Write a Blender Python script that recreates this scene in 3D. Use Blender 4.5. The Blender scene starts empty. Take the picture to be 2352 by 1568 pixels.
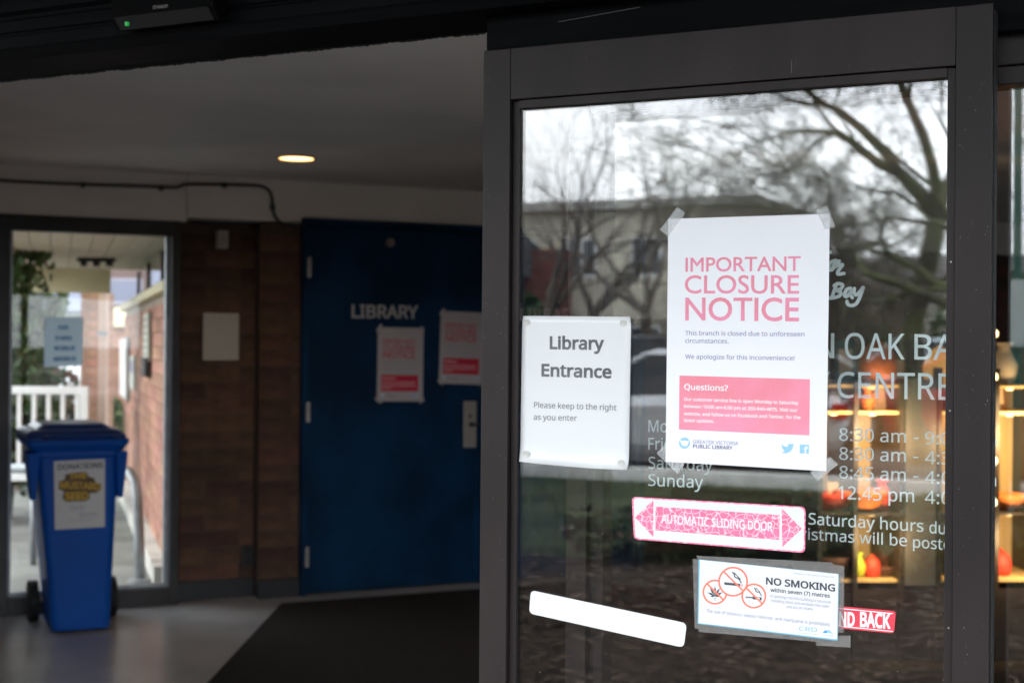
import bpy, bmesh, math, random
from mathutils import Vector, Matrix
R = math.radians
random.seed(7)
sc = bpy.context.scene
COL = sc.collection

# ------------------------------------------------------------------ camera, world, sun, exposure
EYE = Vector((0, 0, 1.43))
FPX = 3267.0                      # focal length in pixels of a 2352 px wide picture
ROLL = 0.0075
PITCH = math.atan(9 / FPX)
cam_d = bpy.data.cameras.new('camera'); cam = bpy.data.objects.new('camera', cam_d); COL.objects.link(cam)
cam_d.sensor_width = 36; cam_d.sensor_fit = 'HORIZONTAL'; cam_d.lens = FPX / 2352 * 36
cam_d.clip_start = 0.05; cam_d.clip_end = 600
cam_d.dof.use_dof = True; cam_d.dof.focus_distance = 2.36; cam_d.dof.aperture_fstop = 4.9; cam_d.dof.aperture_blades = 9
fwd = Vector((0, math.cos(PITCH), math.sin(PITCH)))
up0 = Vector((0, -math.sin(PITCH), math.cos(PITCH)))
rt0 = Vector((1, 0, 0))
RT = (rt0 * math.cos(ROLL) + up0 * math.sin(ROLL)); UP = (up0 * math.cos(ROLL) - rt0 * math.sin(ROLL))
m = Matrix((RT, UP, -fwd)).transposed().to_4x4(); m.translation = EYE
cam.matrix_world = m
sc.camera = cam

SUN_EL, SUN_AZ = 30, 252
world = bpy.data.worlds.new("World"); sc.world = world; world.use_nodes = True
wn = world.node_tree; wn.nodes.clear(); WL = wn.links.new
wo = wn.nodes.new('ShaderNodeOutputWorld'); bg = wn.nodes.new('ShaderNodeBackground')
sky = wn.nodes.new('ShaderNodeTexSky'); sky.sky_type = 'NISHITA'; sky.sun_disc = False
sky.sun_elevation = R(SUN_EL); sky.sun_rotation = R(SUN_AZ); sky.air_density = 1.0; sky.dust_density = 2.0
tc = wn.nodes.new('ShaderNodeTexCoord'); mp = wn.nodes.new('ShaderNodeMapping'); mp.inputs['Scale'].default_value = (1.2, 1.2, 5.0)
nz = wn.nodes.new('ShaderNodeTexNoise'); nz.inputs['Scale'].default_value = 2.2; nz.inputs['Detail'].default_value = 6; nz.inputs['Roughness'].default_value = 0.55
cr = wn.nodes.new('ShaderNodeValToRGB')
cr.color_ramp.elements[0].position = 0.34; cr.color_ramp.elements[0].color = (0.56, 0.62, 0.70, 1)
cr.color_ramp.elements[1].position = 0.62; cr.color_ramp.elements[1].color = (0.90, 0.95, 1.0, 1)
vm = wn.nodes.new('ShaderNodeVectorMath'); vm.operation = 'SCALE'; vm.inputs['Scale'].default_value = 15.5
mx = wn.nodes.new('ShaderNodeMixRGB'); mx.inputs[0].default_value = 0.88
WL(tc.outputs['Generated'], mp.inputs[0]); WL(mp.outputs[0], nz.inputs['Vector']); WL(nz.outputs[0], cr.inputs[0])
WL(cr.outputs[0], vm.inputs[0]); WL(sky.outputs[0], mx.inputs[1]); WL(vm.outputs[0], mx.inputs[2])
WL(mx.outputs[0], bg.inputs['Color']); bg.inputs['Strength'].default_value = 0.1; WL(bg.outputs[0], wo.inputs[0])
sun_d = bpy.data.lights.new('sun', 'SUN'); sun_d.energy = 0.5; sun_d.angle = R(30); sun_d.color = (1, 0.96, 0.9)
sun = bpy.data.objects.new('sun', sun_d); COL.objects.link(sun)
_az = R(SUN_AZ); sdir = Vector((math.sin(_az) * math.cos(R(SUN_EL)), math.cos(_az) * math.cos(R(SUN_EL)), math.sin(R(SUN_EL))))
sun.rotation_euler = (-sdir).to_track_quat('-Z', 'Y').to_euler(); sun.location = (0, -10, 30)
vs = sc.view_settings; sc.display_settings.display_device = 'sRGB'
vs.view_transform = 'Standard'; vs.look = 'None'; vs.exposure = 1.96; vs.gamma = 1; vs.use_curve_mapping = False
sc.render.engine = 'CYCLES'
sc.cycles.use_denoising = True; sc.cycles.max_bounces = 10; sc.cycles.transparent_max_bounces = 24; sc.cycles.glossy_bounces = 6
sc.cycles.sample_clamp_indirect = 6; sc.cycles.caustics_reflective = False; sc.cycles.caustics_refractive = False

# ------------------------------------------------------------------ geometry helpers
def ray(u, v):
    return (fwd + RT * ((u - 1176) / FPX) + UP * ((784 - v) / FPX))
def at(u, v, Y):
    d = ray(u, v); return EYE + d * (Y / d.y)
def on_floor(u, v, z=0.0):
    d = ray(u, v); return EYE + d * ((z - EYE.z) / d.z)

class Fr:                                    # an upright frame: x along a wall, y into it, z up
    def __init__(s, x, y, rz):
        s.o = Vector((x, y, 0)); s.rz = rz
        s.X = Vector((math.cos(rz), math.sin(rz), 0)); s.Y = Vector((-math.sin(rz), math.cos(rz), 0))
    def w(s, p): return s.o + s.X * p[0] + s.Y * p[1] + Vector((0, 0, p[2]))
    def hit(s, u, v, y=0.0):
        d = ray(u, v); t = (s.o + s.Y * y - EYE).dot(s.Y) / d.dot(s.Y); q = EYE + d * t - s.o
        return (q.dot(s.X), y, q.z)
    def loc(s, p):
        q = Vector(p) - s.o; return (q.dot(s.X), q.dot(s.Y), q.z)
W0 = Fr(0, 0, 0)
INFO = {}                                    # object -> (frame, local origin)
def finish(o, label=None, cat=None, group=None, kind=None):
    if label: o['label'] = label
    if cat: o['category'] = cat
    if group: o['group'] = group
    if kind: o['kind'] = kind
    return o
def thing(name, label, cat, F=W0, at_=(0, 0, 0), group=None, kind=None):
    o = bpy.data.objects.new(name, None); COL.objects.link(o); o.empty_display_size = 0.1
    o.location = F.w(at_); o.rotation_euler = (0, 0, F.rz); INFO[o.name] = (F, Vector(at_))
    return finish(o, label, cat, group, kind)
def mk(name, vf, mat, parent=None, F=None, bevel=0, smooth=False, **kw):
    verts, faces = vf[0], vf[1]
    me = bpy.data.meshes.new(name)
    if parent is not None: F = INFO[parent.name][0]
    F = F or W0
    vs_ = [Vector(v) for v in verts]
    lo = Vector([min(v[i] for v in vs_) for i in range(3)]); hi = Vector([max(v[i] for v in vs_) for i in range(3)])
    c = (lo + hi) / 2
    me.from_pydata([v - c for v in vs_], [], faces)
    mats = mat if isinstance(mat, (list, tuple)) else [mat]
    for q in mats: me.materials.append(q)
    if len(vf) > 2:
        for p, i in zip(me.polygons, vf[2]): p.material_index = i
    if smooth:
        for p in me.polygons: p.use_smooth = True
    me.update()
    o = bpy.data.objects.new(name, me); COL.objects.link(o)
    if parent is not None:
        o.parent = parent; o.location = c - INFO[parent.name][1]
    else:
        o.location = F.w(c); o.rotation_euler = (0, 0, F.rz)
    INFO[o.name] = (F, c)
    if bevel:
        b = o.modifiers.new('bevel', 'BEVEL'); b.width = bevel; b.segments = 2; b.limit_method = 'ANGLE'
    return finish(o, **kw)
def box(x0, x1, y0, y1, z0, z1):
    v = [(x, y, z) for x in (x0, x1) for y in (y0, y1) for z in (z0, z1)]
    f = [(0, 1, 3, 2), (4, 6, 7, 5), (0, 4, 5, 1), (2, 3, 7, 6), (0, 2, 6, 4), (1, 5, 7, 3)]
    return v, f
def join(*parts):
    V, Fc, I = [], [], []
    for p in parts:
        n = len(V); V += list(p[0]); Fc += [tuple(i + n for i in f) for f in p[1]]
        I += list(p[2]) if len(p) > 2 else [0] * len(p[1])
    return V, Fc, I
def prism_y(pts, y0, y1):                    # polygon (x,z) extruded in y
    n = len(pts)
    v = [(p[0], y0, p[1]) for p in pts] + [(p[0], y1, p[1]) for p in pts]
    f = [tuple(range(n)), tuple(range(2 * n - 1, n - 1, -1))] + [(i, i + n, (i + 1) % n + n, (i + 1) % n) for i in range(n)]
    return v, f
def prism_z(pts, z0, z1):
    n = len(pts)
    v = [(p[0], p[1], z0) for p in pts] + [(p[0], p[1], z1) for p in pts]
    f = [tuple(range(n - 1, -1, -1)), tuple(range(n, 2 * n))] + [(i, (i + 1) % n, (i + 1) % n + n, i + n) for i in range(n)]
    return v, f
def prism_x(pts, x0, x1):
    n = len(pts)
    v = [(x0, p[0], p[1]) for p in pts] + [(x1, p[0], p[1]) for p in pts]
    f = [tuple(range(n)), tuple(range(2 * n - 1, n - 1, -1))] + [(i, i + n, (i + 1) % n + n, (i + 1) % n) for i in range(n)]
    return v, f
def tube(pts, r, n=8, cap=True):
    pts = [Vector(p) for p in pts]; V, Fc = [], []
    rr = r if isinstance(r, (list, tuple)) else [r] * len(pts)
    a = None
    for i, p in enumerate(pts):
        d = (pts[min(i + 1, len(pts) - 1)] - pts[max(i - 1, 0)]).normalized()
        if a is None: a = d.orthogonal().normalized()
        a = (a - d * a.dot(d)); a = a.normalized() if a.length > 1e-6 else d.orthogonal().normalized()
        b = d.cross(a)
        for k in range(n):
            t = 2 * math.pi * k / n; V.append(p + (a * math.cos(t) + b * math.sin(t)) * rr[i])
    for i in range(len(pts) - 1):
        for k in range(n):
            Fc.append((i * n + k, i * n + (k + 1) % n, (i + 1) * n + (k + 1) % n, (i + 1) * n + k))
    if cap: Fc += [tuple(range(n - 1, -1, -1)), tuple(range((len(pts) - 1) * n, len(pts) * n))]
    return V, Fc
def disc_y(cx, cz, r, y0, y1, n=24, rx=None):
    return prism_y([(cx + (rx or r) * math.cos(2 * math.pi * k / n), cz + r * math.sin(2 * math.pi * k / n)) for k in range(n)], y0, y1)
def rounded(pts, r, n=5):                    # round the corners of a convex polygon of (x,z)
    out = []; N = len(pts)
    for i in range(N):
        p = Vector(pts[i]); a = (Vector(pts[i - 1]) - p).normalized(); b = (Vector(pts[(i + 1) % N]) - p).normalized()
        p0, p2 = p + a * r, p + b * r
        for k in range(n + 1):
            t = k / n; out.append(tuple(p0 * (1 - t) ** 2 + p * 2 * t * (1 - t) + p2 * t ** 2))
    return out

# ------------------------------------------------------------------ materials
def mat(name, col, rough=0.6, metal=0.0, vary=0.0, scale=8.0, bump=0.0, bscale=None, spec=0.5, objvary=0.0, coat=0.0, col2=None, ramp=(0.4, 0.6), stretch=None, emit=None, estr=0, trans=0.0):
    M = bpy.data.materials.new(name); M.use_nodes = True; nt = M.node_tree; L = nt.links.new
    b = nt.nodes['Principled BSDF']; b.inputs['Roughness'].default_value = rough; b.inputs['Metallic'].default_value = metal
    b.inputs['Specular IOR Level'].default_value = spec; b.inputs['Coat Weight'].default_value = coat
    c = (*col, 1); b.inputs['Base Color'].default_value = c
    last = None
    if vary or bump or col2:
        t = nt.nodes.new('ShaderNodeTexCoord'); mpp = nt.nodes.new('ShaderNodeMapping'); L(t.outputs['Object'], mpp.inputs[0])
        if stretch: mpp.inputs['Scale'].default_value = stretch
        n = nt.nodes.new('ShaderNodeTexNoise'); n.inputs['Scale'].default_value = scale; n.inputs['Detail'].default_value = 5; L(mpp.outputs[0], n.inputs['Vector'])
        if vary or col2:
            r = nt.nodes.new('ShaderNodeValToRGB'); e = r.color_ramp.elements
            e[0].position, e[1].position = ramp
            lo = tuple(x * (1 - vary) for x in col); hi = col2 or tuple(min(1, x * (1 + vary)) for x in col)
            e[0].color = (*lo, 1); e[1].color = (*hi, 1); L(n.outputs[0], r.inputs[0]); last = r.outputs[0]
        if bump:
            n2 = nt.nodes.new('ShaderNodeTexNoise'); n2.inputs['Scale'].default_value = bscale or scale * 4; n2.inputs['Detail'].default_value = 4; L(mpp.outputs[0], n2.inputs['Vector'])
            bu = nt.nodes.new('ShaderNodeBump'); bu.inputs['Strength'].default_value = bump; bu.inputs['Distance'].default_value = 0.004
            L(n2.outputs[0], bu.inputs['Height']); L(bu.outputs[0], b.inputs['Normal'])
    if objvary:
        oi = nt.nodes.new('ShaderNodeObjectInfo'); hs = nt.nodes.new('ShaderNodeHueSaturation')
        mr = nt.nodes.new('ShaderNodeMapRange'); mr.inputs['To Min'].default_value = 1 - objvary; mr.inputs['To Max'].default_value = 1 + objvary
        L(oi.outputs['Random'], mr.inputs[0]); L(mr.outputs[0], hs.inputs['Value'])
        mh = nt.nodes.new('ShaderNodeMapRange'); mh.inputs['To Min'].default_value = 0.485; mh.inputs['To Max'].default_value = 0.515
        mu = nt.nodes.new('ShaderNodeMath'); mu.operation = 'FRACT'; mm = nt.nodes.new('ShaderNodeMath'); mm.operation = 'MULTIPLY'; mm.inputs[1].default_value = 17.3
        L(oi.outputs['Random'], mm.inputs[0]); L(mm.outputs[0], mu.inputs[0]); L(mu.outputs[0], mh.inputs[0]); L(mh.outputs[0], hs.inputs['Hue'])
        if last: L(last, hs.inputs['Color'])
        else: hs.inputs['Color'].default_value = c
        last = hs.outputs[0]
    if last: L(last, b.inputs['Base Color'])
    if emit:
        b.inputs['Emission Color'].default_value = (*emit, 1); b.inputs['Emission Strength'].default_value = estr
    if trans:
        tr = nt.nodes.new('ShaderNodeBsdfTranslucent'); ms = nt.nodes.new('ShaderNodeMixShader'); ms.inputs[0].default_value = trans
        tr.inputs[0].default_value = c
        if last: L(last, tr.inputs[0])
        o = nt.nodes['Material Output']; L(b.outputs[0], ms.inputs[1]); L(tr.outputs[0], ms.inputs[2]); L(ms.outputs[0], o.inputs[0])
    return M
def glass(name, ior=1.6, tint=(0.9, 0.92, 0.92), rough=0.0):
    M = bpy.data.materials.new(name); M.use_nodes = True; nt = M.node_tree; L = nt.links.new
    nt.nodes.remove(nt.nodes['Principled BSDF']); o = nt.nodes['Material Output']
    g = nt.nodes.new('ShaderNodeNewGeometry'); mi = nt.nodes.new('ShaderNodeMix'); mi.inputs['A'].default_value = ior; mi.inputs['B'].default_value = 1 / ior
    L(g.outputs['Backfacing'], mi.inputs['Factor'])
    fr = nt.nodes.new('ShaderNodeFresnel'); L(mi.outputs['Result'], fr.inputs['IOR'])
    tr = nt.nodes.new('ShaderNodeBsdfTransparent'); tr.inputs[0].default_value = (*tint, 1)
    gl = nt.nodes.new('ShaderNodeBsdfGlossy'); gl.inputs['Roughness'].default_value = rough; gl.inputs[0].default_value = (1, 1, 1, 1)
    ms = nt.nodes.new('ShaderNodeMixShader'); L(fr.outputs[0], ms.inputs[0]); L(tr.outputs[0], ms.inputs[1]); L(gl.outputs[0], ms.inputs[2])
    L(ms.outputs[0], o.inputs[0]); return M
def film(name, col, alpha, rough=0.25):
    M = mat(name, col, rough); b = M.node_tree.nodes['Principled BSDF']; b.inputs['Alpha'].default_value = alpha; return M
def frost(name, col, solid, rough, seed=0.0):
    M = bpy.data.materials.new(name); M.use_nodes = True; nt = M.node_tree; L = nt.links.new
    b = nt.nodes['Principled BSDF']; b.inputs['Base Color'].default_value = (*col, 1); b.inputs['Roughness'].default_value = rough
    tr = nt.nodes.new('ShaderNodeBsdfTransparent'); ms = nt.nodes.new('ShaderNodeMixShader')
    t = nt.nodes.new('ShaderNodeTexCoord'); n = nt.nodes.new('ShaderNodeTexNoise'); n.inputs['Scale'].default_value = 60; n.inputs['Detail'].default_value = 3
    mr = nt.nodes.new('ShaderNodeMapRange'); mr.inputs['From Min'].default_value = 0.3; mr.inputs['From Max'].default_value = 0.7
    mr.inputs['To Min'].default_value = solid * 0.75; mr.inputs['To Max'].default_value = min(1, solid * 1.3)
    L(t.outputs['Object'], n.inputs['Vector']); L(n.outputs[0], mr.inputs[0]); L(mr.outputs[0], ms.inputs[0])
    L(tr.outputs[0], ms.inputs[1]); L(b.outputs[0], ms.inputs[2]); L(ms.outputs[0], nt.nodes['Material Output'].inputs[0]); return M

M_bronze = mat('bronze_aluminium', (0.0150, 0.0105, 0.0102), 0.46, 0.1, spec=0.28, vary=0.16, scale=5, bump=0.05, bscale=90, col2=(0.0215, 0.0155, 0.0150), stretch=(1, 1, 0.35))
M_bronze_dark = mat('dark_bronze', (0.022, 0.020, 0.021), 0.45, 0.2, vary=0.25, scale=6)
M_header = mat('shaded_header_black', (0.0030, 0.0033, 0.0040), 0.6, spec=0.05, vary=0.3, scale=9, stretch=(0.3, 1, 4), bump=0.05)  # black paint deepened further, shade under the roof put into the colour
M_rubber = mat('black_rubber', (0.006, 0.006, 0.007), 0.7)
M_doorglass = glass('tinted_door_glass', 1.95, (0.985, 0.99, 0.988))
M_sideglass = glass('sidelite_glass', 1.9, (0.985, 0.99, 0.988))
M_winglass = glass('window_glass', 1.5, (0.95, 0.96, 0.95))
M_paper = mat('white_paper', (0.80, 0.805, 0.83), 0.55, vary=0.015, scale=3, spec=0.3)
M_laminate = mat('glossy_paper', (0.72, 0.735, 0.74), 0.18, vary=0.012, scale=4, spec=0.5)
M_plainpaper = mat('grey_tinted_paper', (0.60, 0.59, 0.56), 0.7)
M_pink = mat('pink_ink', (0.80, 0.27, 0.34), 0.5, vary=0.06, scale=14, spec=0.2, col2=(0.80, 0.29, 0.42))
M_pinkbox = mat('pink_block_ink', (0.87, 0.27, 0.34), 0.5, vary=0.06, scale=9, spec=0.2, col2=(0.88, 0.30, 0.42))
M_redink = mat('deep_red_ink', (0.60, 0.03, 0.07), 0.5, spec=0.2)
M_lilac = mat('faded_lilac_ink', (0.30, 0.30, 0.46), 0.5, spec=0.2)
M_greyink = mat('grey_ink', (0.30, 0.29, 0.38), 0.5, spec=0.2)
M_purple = mat('dark_purple_ink', (0.12, 0.10, 0.24), 0.5, spec=0.2)
M_blackink = mat('black_ink', (0.055, 0.058, 0.075), 0.4, vary=0.25, scale=9)
M_softblack = mat('charcoal_ink', (0.065, 0.07, 0.08), 0.4, vary=0.2, scale=5, col2=(0.17, 0.18, 0.20))
M_midgrey = mat('soft_grey_ink', (0.19, 0.20, 0.23), 0.5)
M_skyblue = mat('light_blue_ink', (0.30, 0.56, 0.86), 0.5, spec=0.2)
M_whiteink = mat('white_print', (0.84, 0.84, 0.85), 0.5, spec=0.2)
M_orange = mat('salmon_red_ink', (0.84, 0.20, 0.13), 0.5, spec=0.2)
M_teal = mat('teal_ink', (0.10, 0.36, 0.50), 0.5)
M_blueink = mat('strong_blue_ink', (0.05, 0.27, 0.55), 0.5)
M_vinyl = mat('pale_aqua_vinyl', (0.82, 0.94, 0.93), 0.5, vary=0.03, scale=9)
M_tape = frost('clear_tape', (0.72, 0.74, 0.74), 0.26, 0.25)
M_graytape = frost('packing_tape', (0.30, 0.29, 0.28), 0.36, 0.22)
M_dot = mat('grey_mounting_dot', (0.52, 0.52, 0.49), 0.6, vary=0.15, scale=40)
M_vest = mat('vestibule_white_paint', (0.80, 0.76, 0.74), 0.75, vary=0.04, scale=2, bump=0.1, bscale=60)
M_ceil = mat('ceiling_paint', (0.86, 0.82, 0.79), 0.8, vary=0.05, scale=1.5, bump=0.12, bscale=70)
M_brick = mat('dark_red_brick', (0.085, 0.041, 0.025), 0.85, vary=0.25, scale=9, bump=0.5, bscale=60, objvary=0.34)
M_mortar = mat('brown_mortar', (0.075, 0.050, 0.038), 0.9, bump=0.4, bscale=80)
M_brickout = mat('salmon_brick', (0.35, 0.185, 0.135), 0.9, vary=0.18, scale=9, bump=0.5, bscale=60, objvary=0.24)
M_mortarout = mat('pale_mortar', (0.33, 0.27, 0.22), 0.9, bump=0.4, bscale=80)
M_blue = mat('navy_door_paint', (0.0015, 0.025, 0.070), 0.55, spec=0.12, vary=0.28, scale=2.2, bump=0.04, bscale=40)
M_steel = mat('worn_steel', (0.30, 0.28, 0.26), 0.4, 0.7, vary=0.1)
M_base = mat('black_vinyl_base', (0.012, 0.014, 0.017), 0.5)
M_floor = mat('grey_vinyl_floor', (0.38, 0.39, 0.41), 0.30, vary=0.14, scale=2.2, bump=0.03, bscale=30, col2=(0.46, 0.46, 0.465))
M_mat = mat('charcoal_carpet_mat', (0.032, 0.029, 0.028), 0.95, vary=0.3, scale=120, bump=0.9, bscale=300, spec=0.1)
M_bin = mat('blue_bin_plastic', (0.002, 0.075, 0.38), 0.42, spec=0.2, vary=0.05, scale=4)
M_lid = mat('navy_lid_plastic', (0.006, 0.036, 0.18), 0.28, vary=0.05, scale=4)
M_black = mat('black_plastic', (0.012, 0.012, 0.013), 0.5)
M_yellowink = mat('mustard_ink', (0.62, 0.36, 0.02), 0.5)
M_led = mat('green_led', (0.0, 0.3, 0.05), 0.4, emit=(0.05, 1.0, 0.2), estr=0.05)
M_lampwarm = mat('warm_lamp_face', (0.9, 0.8, 0.6), 0.5, emit=(1.0, 0.62, 0.26), estr=1.2)
M_reflector = mat('lamp_reflector', (0.75, 0.6, 0.42), 0.35, 0.4)
M_bulb = mat('glowing_bulb', (0.9, 0.8, 0.6), 0.5, emit=(1.0, 0.66, 0.28), estr=2.0)
M_cream = mat('cream_painted_board', (0.66, 0.60, 0.40), 0.6, vary=0.05, scale=3)
M_soffit = mat('pale_soffit_board', (0.50, 0.455, 0.36), 0.7, vary=0.08, scale=5, objvary=0.06)
M_white = mat('white_railing_paint', (0.78, 0.79, 0.80), 0.4)
M_galv = mat('galvanised_steel', (0.32, 0.34, 0.36), 0.45, 0.5, vary=0.12, scale=12)
M_conc = mat('concrete', (0.20, 0.205, 0.19), 0.9, vary=0.15, scale=3, bump=0.3, bscale=60)
M_curb = mat('pale_concrete', (0.55, 0.54, 0.50), 0.9, vary=0.1, scale=4, bump=0.3)
M_asph = mat('asphalt', (0.075, 0.072, 0.07), 0.85, spec=0.15, vary=0.2, scale=20, bump=0.5, bscale=120)
M_grass = mat('lawn', (0.030, 0.036, 0.017), 0.95, spec=0.05, vary=0.35, scale=1.3, bump=0.8, bscale=60)
M_blade = mat('grass_blades', (0.075, 0.10, 0.030), 0.8, objvary=0.1, trans=0.2)
M_mulch = mat('bark_mulch', (0.013, 0.0085, 0.006), 0.95, spec=0.05, vary=0.5, scale=14, bump=1.0, bscale=60, col2=(0.032, 0.021, 0.014))
M_chip = mat('bark_chip', (0.020, 0.012, 0.008), 0.95, spec=0.05, vary=0.4, scale=3, col2=(0.13, 0.09, 0.065))
M_bark = mat('mossy_bark', (0.075, 0.068, 0.048), 0.95, vary=0.35, scale=2.5, bump=0.7, bscale=30, col2=(0.085, 0.095, 0.040))
M_bark2 = mat('grey_brown_bark', (0.085, 0.070, 0.055), 0.95, vary=0.3, scale=3, bump=0.6, bscale=30)
M_leafs = [mat('leaf_dark', (0.030, 0.060, 0.020), 0.5, trans=0.25), mat('leaf_mid', (0.055, 0.110, 0.028), 0.5, trans=0.3), mat('leaf_olive', (0.100, 0.125, 0.040), 0.55, trans=0.3), mat('leaf_red', (0.22, 0.075, 0.06), 0.55, trans=0.3)]
M_maple = mat('maple_panel', (0.70, 0.49, 0.21), 0.55, vary=0.10, scale=3, stretch=(6, 1, 0.6))
M_darkwood = mat('dark_upright', (0.03, 0.022, 0.016), 0.5)

# ------------------------------------------------------------------ frames of the two walls
TD, TW = R(26.0), R(25.7)
_p = at(1715, 785, 2.455)
DF = Fr(_p.x, _p.y, -TD)                     # the entrance front; y=0 is the outer face of the sliding pane
_p = at(690, 800, 8.10)
IF = Fr(_p.x, _p.y, TW)                      # the inner wall
def mirror(P):                               # where a thing seen in the glass really stands
    n = DF.Y; P = Vector(P); return P - n * 2 * (P - DF.o).dot(n)
def D(u, v, y=0.0): h = DF.hit(u, v, y); return (h[0], h[2])
def I(u, v, y=0.0): h = IF.hit(u, v, y); return (h[0], h[2])

# ------------------------------------------------------------------ text
try:
    import os
    _fp = os.path.join(bpy.utils.system_resource('DATAFILES'), 'fonts', 'NotoSansHebrew-Regular.woff2')
    FONT = bpy.data.fonts.load(_fp) if os.path.exists(_fp) else None
except Exception:
    FONT = None
MAINFONT = FONT
_capH = {}
def text_poly(s, offs=0.0, space=1.0):
    cu = bpy.data.curves.new('t', 'FONT'); cu.body = s; cu.size = 1
    if FONT: cu.font = FONT
    cu.resolution_u = 4; cu.offset = offs; cu.fill_mode = 'FRONT'; cu.space_character = space
    ob = bpy.data.objects.new('t', cu); COL.objects.link(ob)
    dg = bpy.context.evaluated_depsgraph_get(); me = bpy.data.meshes.new_from_object(ob.evaluated_get(dg))
    v = [tuple(q.co) for q in me.vertices]; f = [tuple(p.vertices) for p in me.polygons]
    bpy.data.objects.remove(ob); bpy.data.curves.remove(cu); bpy.data.meshes.remove(me)
    return v, f
def use_font(f):
    global FONT, CAP
    FONT = f; CAP = max(v[1] for v in text_poly('H')[0])
MAINFONT = FONT
use_font(MAINFONT)
def fit(s, Lp, Rp, cap, y, offs=0.0, shear=0.0, space=1.0):
    """text flat in the plane y of a frame: baseline from Lp to Rp (x,z); cap height cap (m)"""
    v, f = text_poly(s, 0.0, space); b = max(0.0, offs) * 0.95
    if b: v = embolden(v, f, b)
    x0 = min(q[0] for q in v); x1 = max(q[0] for q in v)
    L, Rr = Vector(Lp), Vector(Rp); ax = (Rr - L) / (x1 - x0); k = cap / (CAP + 2 * b)
    out = []
    for q in v:
        p = L + ax * (q[0] - x0 + shear * q[1]); out.append((p.x, y, p.y + (q[1] + b) * k))
    return out, f
def embolden(v, f, b):
    # move every outline vertex outwards by b (mitre limited)
    from collections import defaultdict
    key = [(round(q[0], 5), round(q[1], 5)) for q in v]; E = {}
    for g in f:
        ar = sum(v[g[i]][0] * v[g[(i + 1) % len(g)]][1] - v[g[(i + 1) % len(g)]][0] * v[g[i]][1] for i in range(len(g)))
        g2 = g if ar > 0 else tuple(reversed(g))
        for i in range(len(g2)):
            p, q = key[g2[i]], key[g2[(i + 1) % len(g2)]]
            if p == q: continue
            if (q, p) in E: del E[(q, p)]
            else: E[(p, q)] = 1
    N = defaultdict(list)
    for p, q in E:
        dx, dy = q[0] - p[0], q[1] - p[1]; l = math.hypot(dx, dy)
        if l < 1e-7: continue
        n = (dy / l, -dx / l); N[p].append(n); N[q].append(n)
    out = []
    for q, kk in zip(v, key):
        ns_ = N.get(kk)
        if not ns_: out.append(q); continue
        sx, sy = sum(n[0] for n in ns_), sum(n[1] for n in ns_); l = math.hypot(sx, sy)
        if l < 1e-4: out.append(q); continue
        sx /= l; sy /= l; c = max(.6, sx * ns_[0][0] + sy * ns_[0][1])
        out.append((q[0] + sx * b / c, q[1] + sy * b / c, q[2]))
    return out
def dtext(s, l, r, cap, y, parent, mt, offs=0.0, F=None, shear=0.0, name='lettering', space=1.0):
    F = F or DF
    a = F.hit(l[0], l[1], y); b = F.hit(r[0], r[1], y); t = F.hit(l[0], l[1] - cap, y)
    return mk(name, fit(s, (a[0], a[2]), (b[0], b[2]), t[2] - a[2], y, offs, shear, space), mt, parent)
def quad(pts, y0, y1, F=None, r=0):
    F = F or DF
    q = [(lambda h: (h[0], h[2]))(F.hit(p[0], p[1], y0)) for p in pts]
    if r: q = rounded(q, r)
    return prism_y(q, y0, y1)
def stroke(pts, w, y, F=None, n=6):          # flat ribbon through smoothed pixel points
    F = F or DF
    P = [Vector((lambda h: (h[0], h[2]))(F.hit(p[0], p[1], y))) for p in pts]
    S = []
    for i in range(len(P) - 1):
        a, b, c, d = P[max(i - 1, 0)], P[i], P[i + 1], P[min(i + 2, len(P) - 1)]
        for k in range(n):
            t = k / n; S.append(0.5 * ((2 * b) + (c - a) * t + (2 * a - 5 * b + 4 * c - d) * t * t + (3 * b - a - 3 * c + d) * t ** 3))
    S.append(P[-1]); V, Fc = [], []
    for i, p in enumerate(S):
        d = (S[min(i + 1, len(S) - 1)] - S[max(i - 1, 0)]); d = d.normalized() if d.length > 1e-9 else Vector((1, 0))
        nn = Vector((-d.y, d.x)) * (w / 2); V += [(p.x + nn.x, y, p.y + nn.y), (p.x - nn.x, y, p.y - nn.y)]
    for i in range(len(S) - 1): Fc.append((2 * i, 2 * i + 1, 2 * i + 3, 2 * i + 2))
    for p in (S[0], S[-1]):
        n0 = len(V); V += [(p.x + w / 2 * math.cos(a * math.pi / 5), y - 0.00005, p.y + w / 2 * math.sin(a * math.pi / 5)) for a in range(10)]; Fc.append(tuple(range(n0, n0 + 10)))
    return V, Fc
def ring(cu, cv, r_px, w_px, y, F=None, n=40):
    F = F or DF; V, Fc = [], []
    for k in range(n):
        a = 2 * math.pi * k / n
        for rr in (r_px, r_px - w_px):
            V.append(F.hit(cu + rr * math.cos(a), cv + rr * math.sin(a), y))
    for k in range(n): j = (k + 1) % n; Fc.append((2 * k, 2 * k + 1, 2 * j + 1, 2 * j))
    return V, Fc
def flat(pts, y, F=None):
    F = F or DF; return [F.hit(p[0], p[1], y) for p in pts], [tuple(range(len(pts)))]

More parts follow.
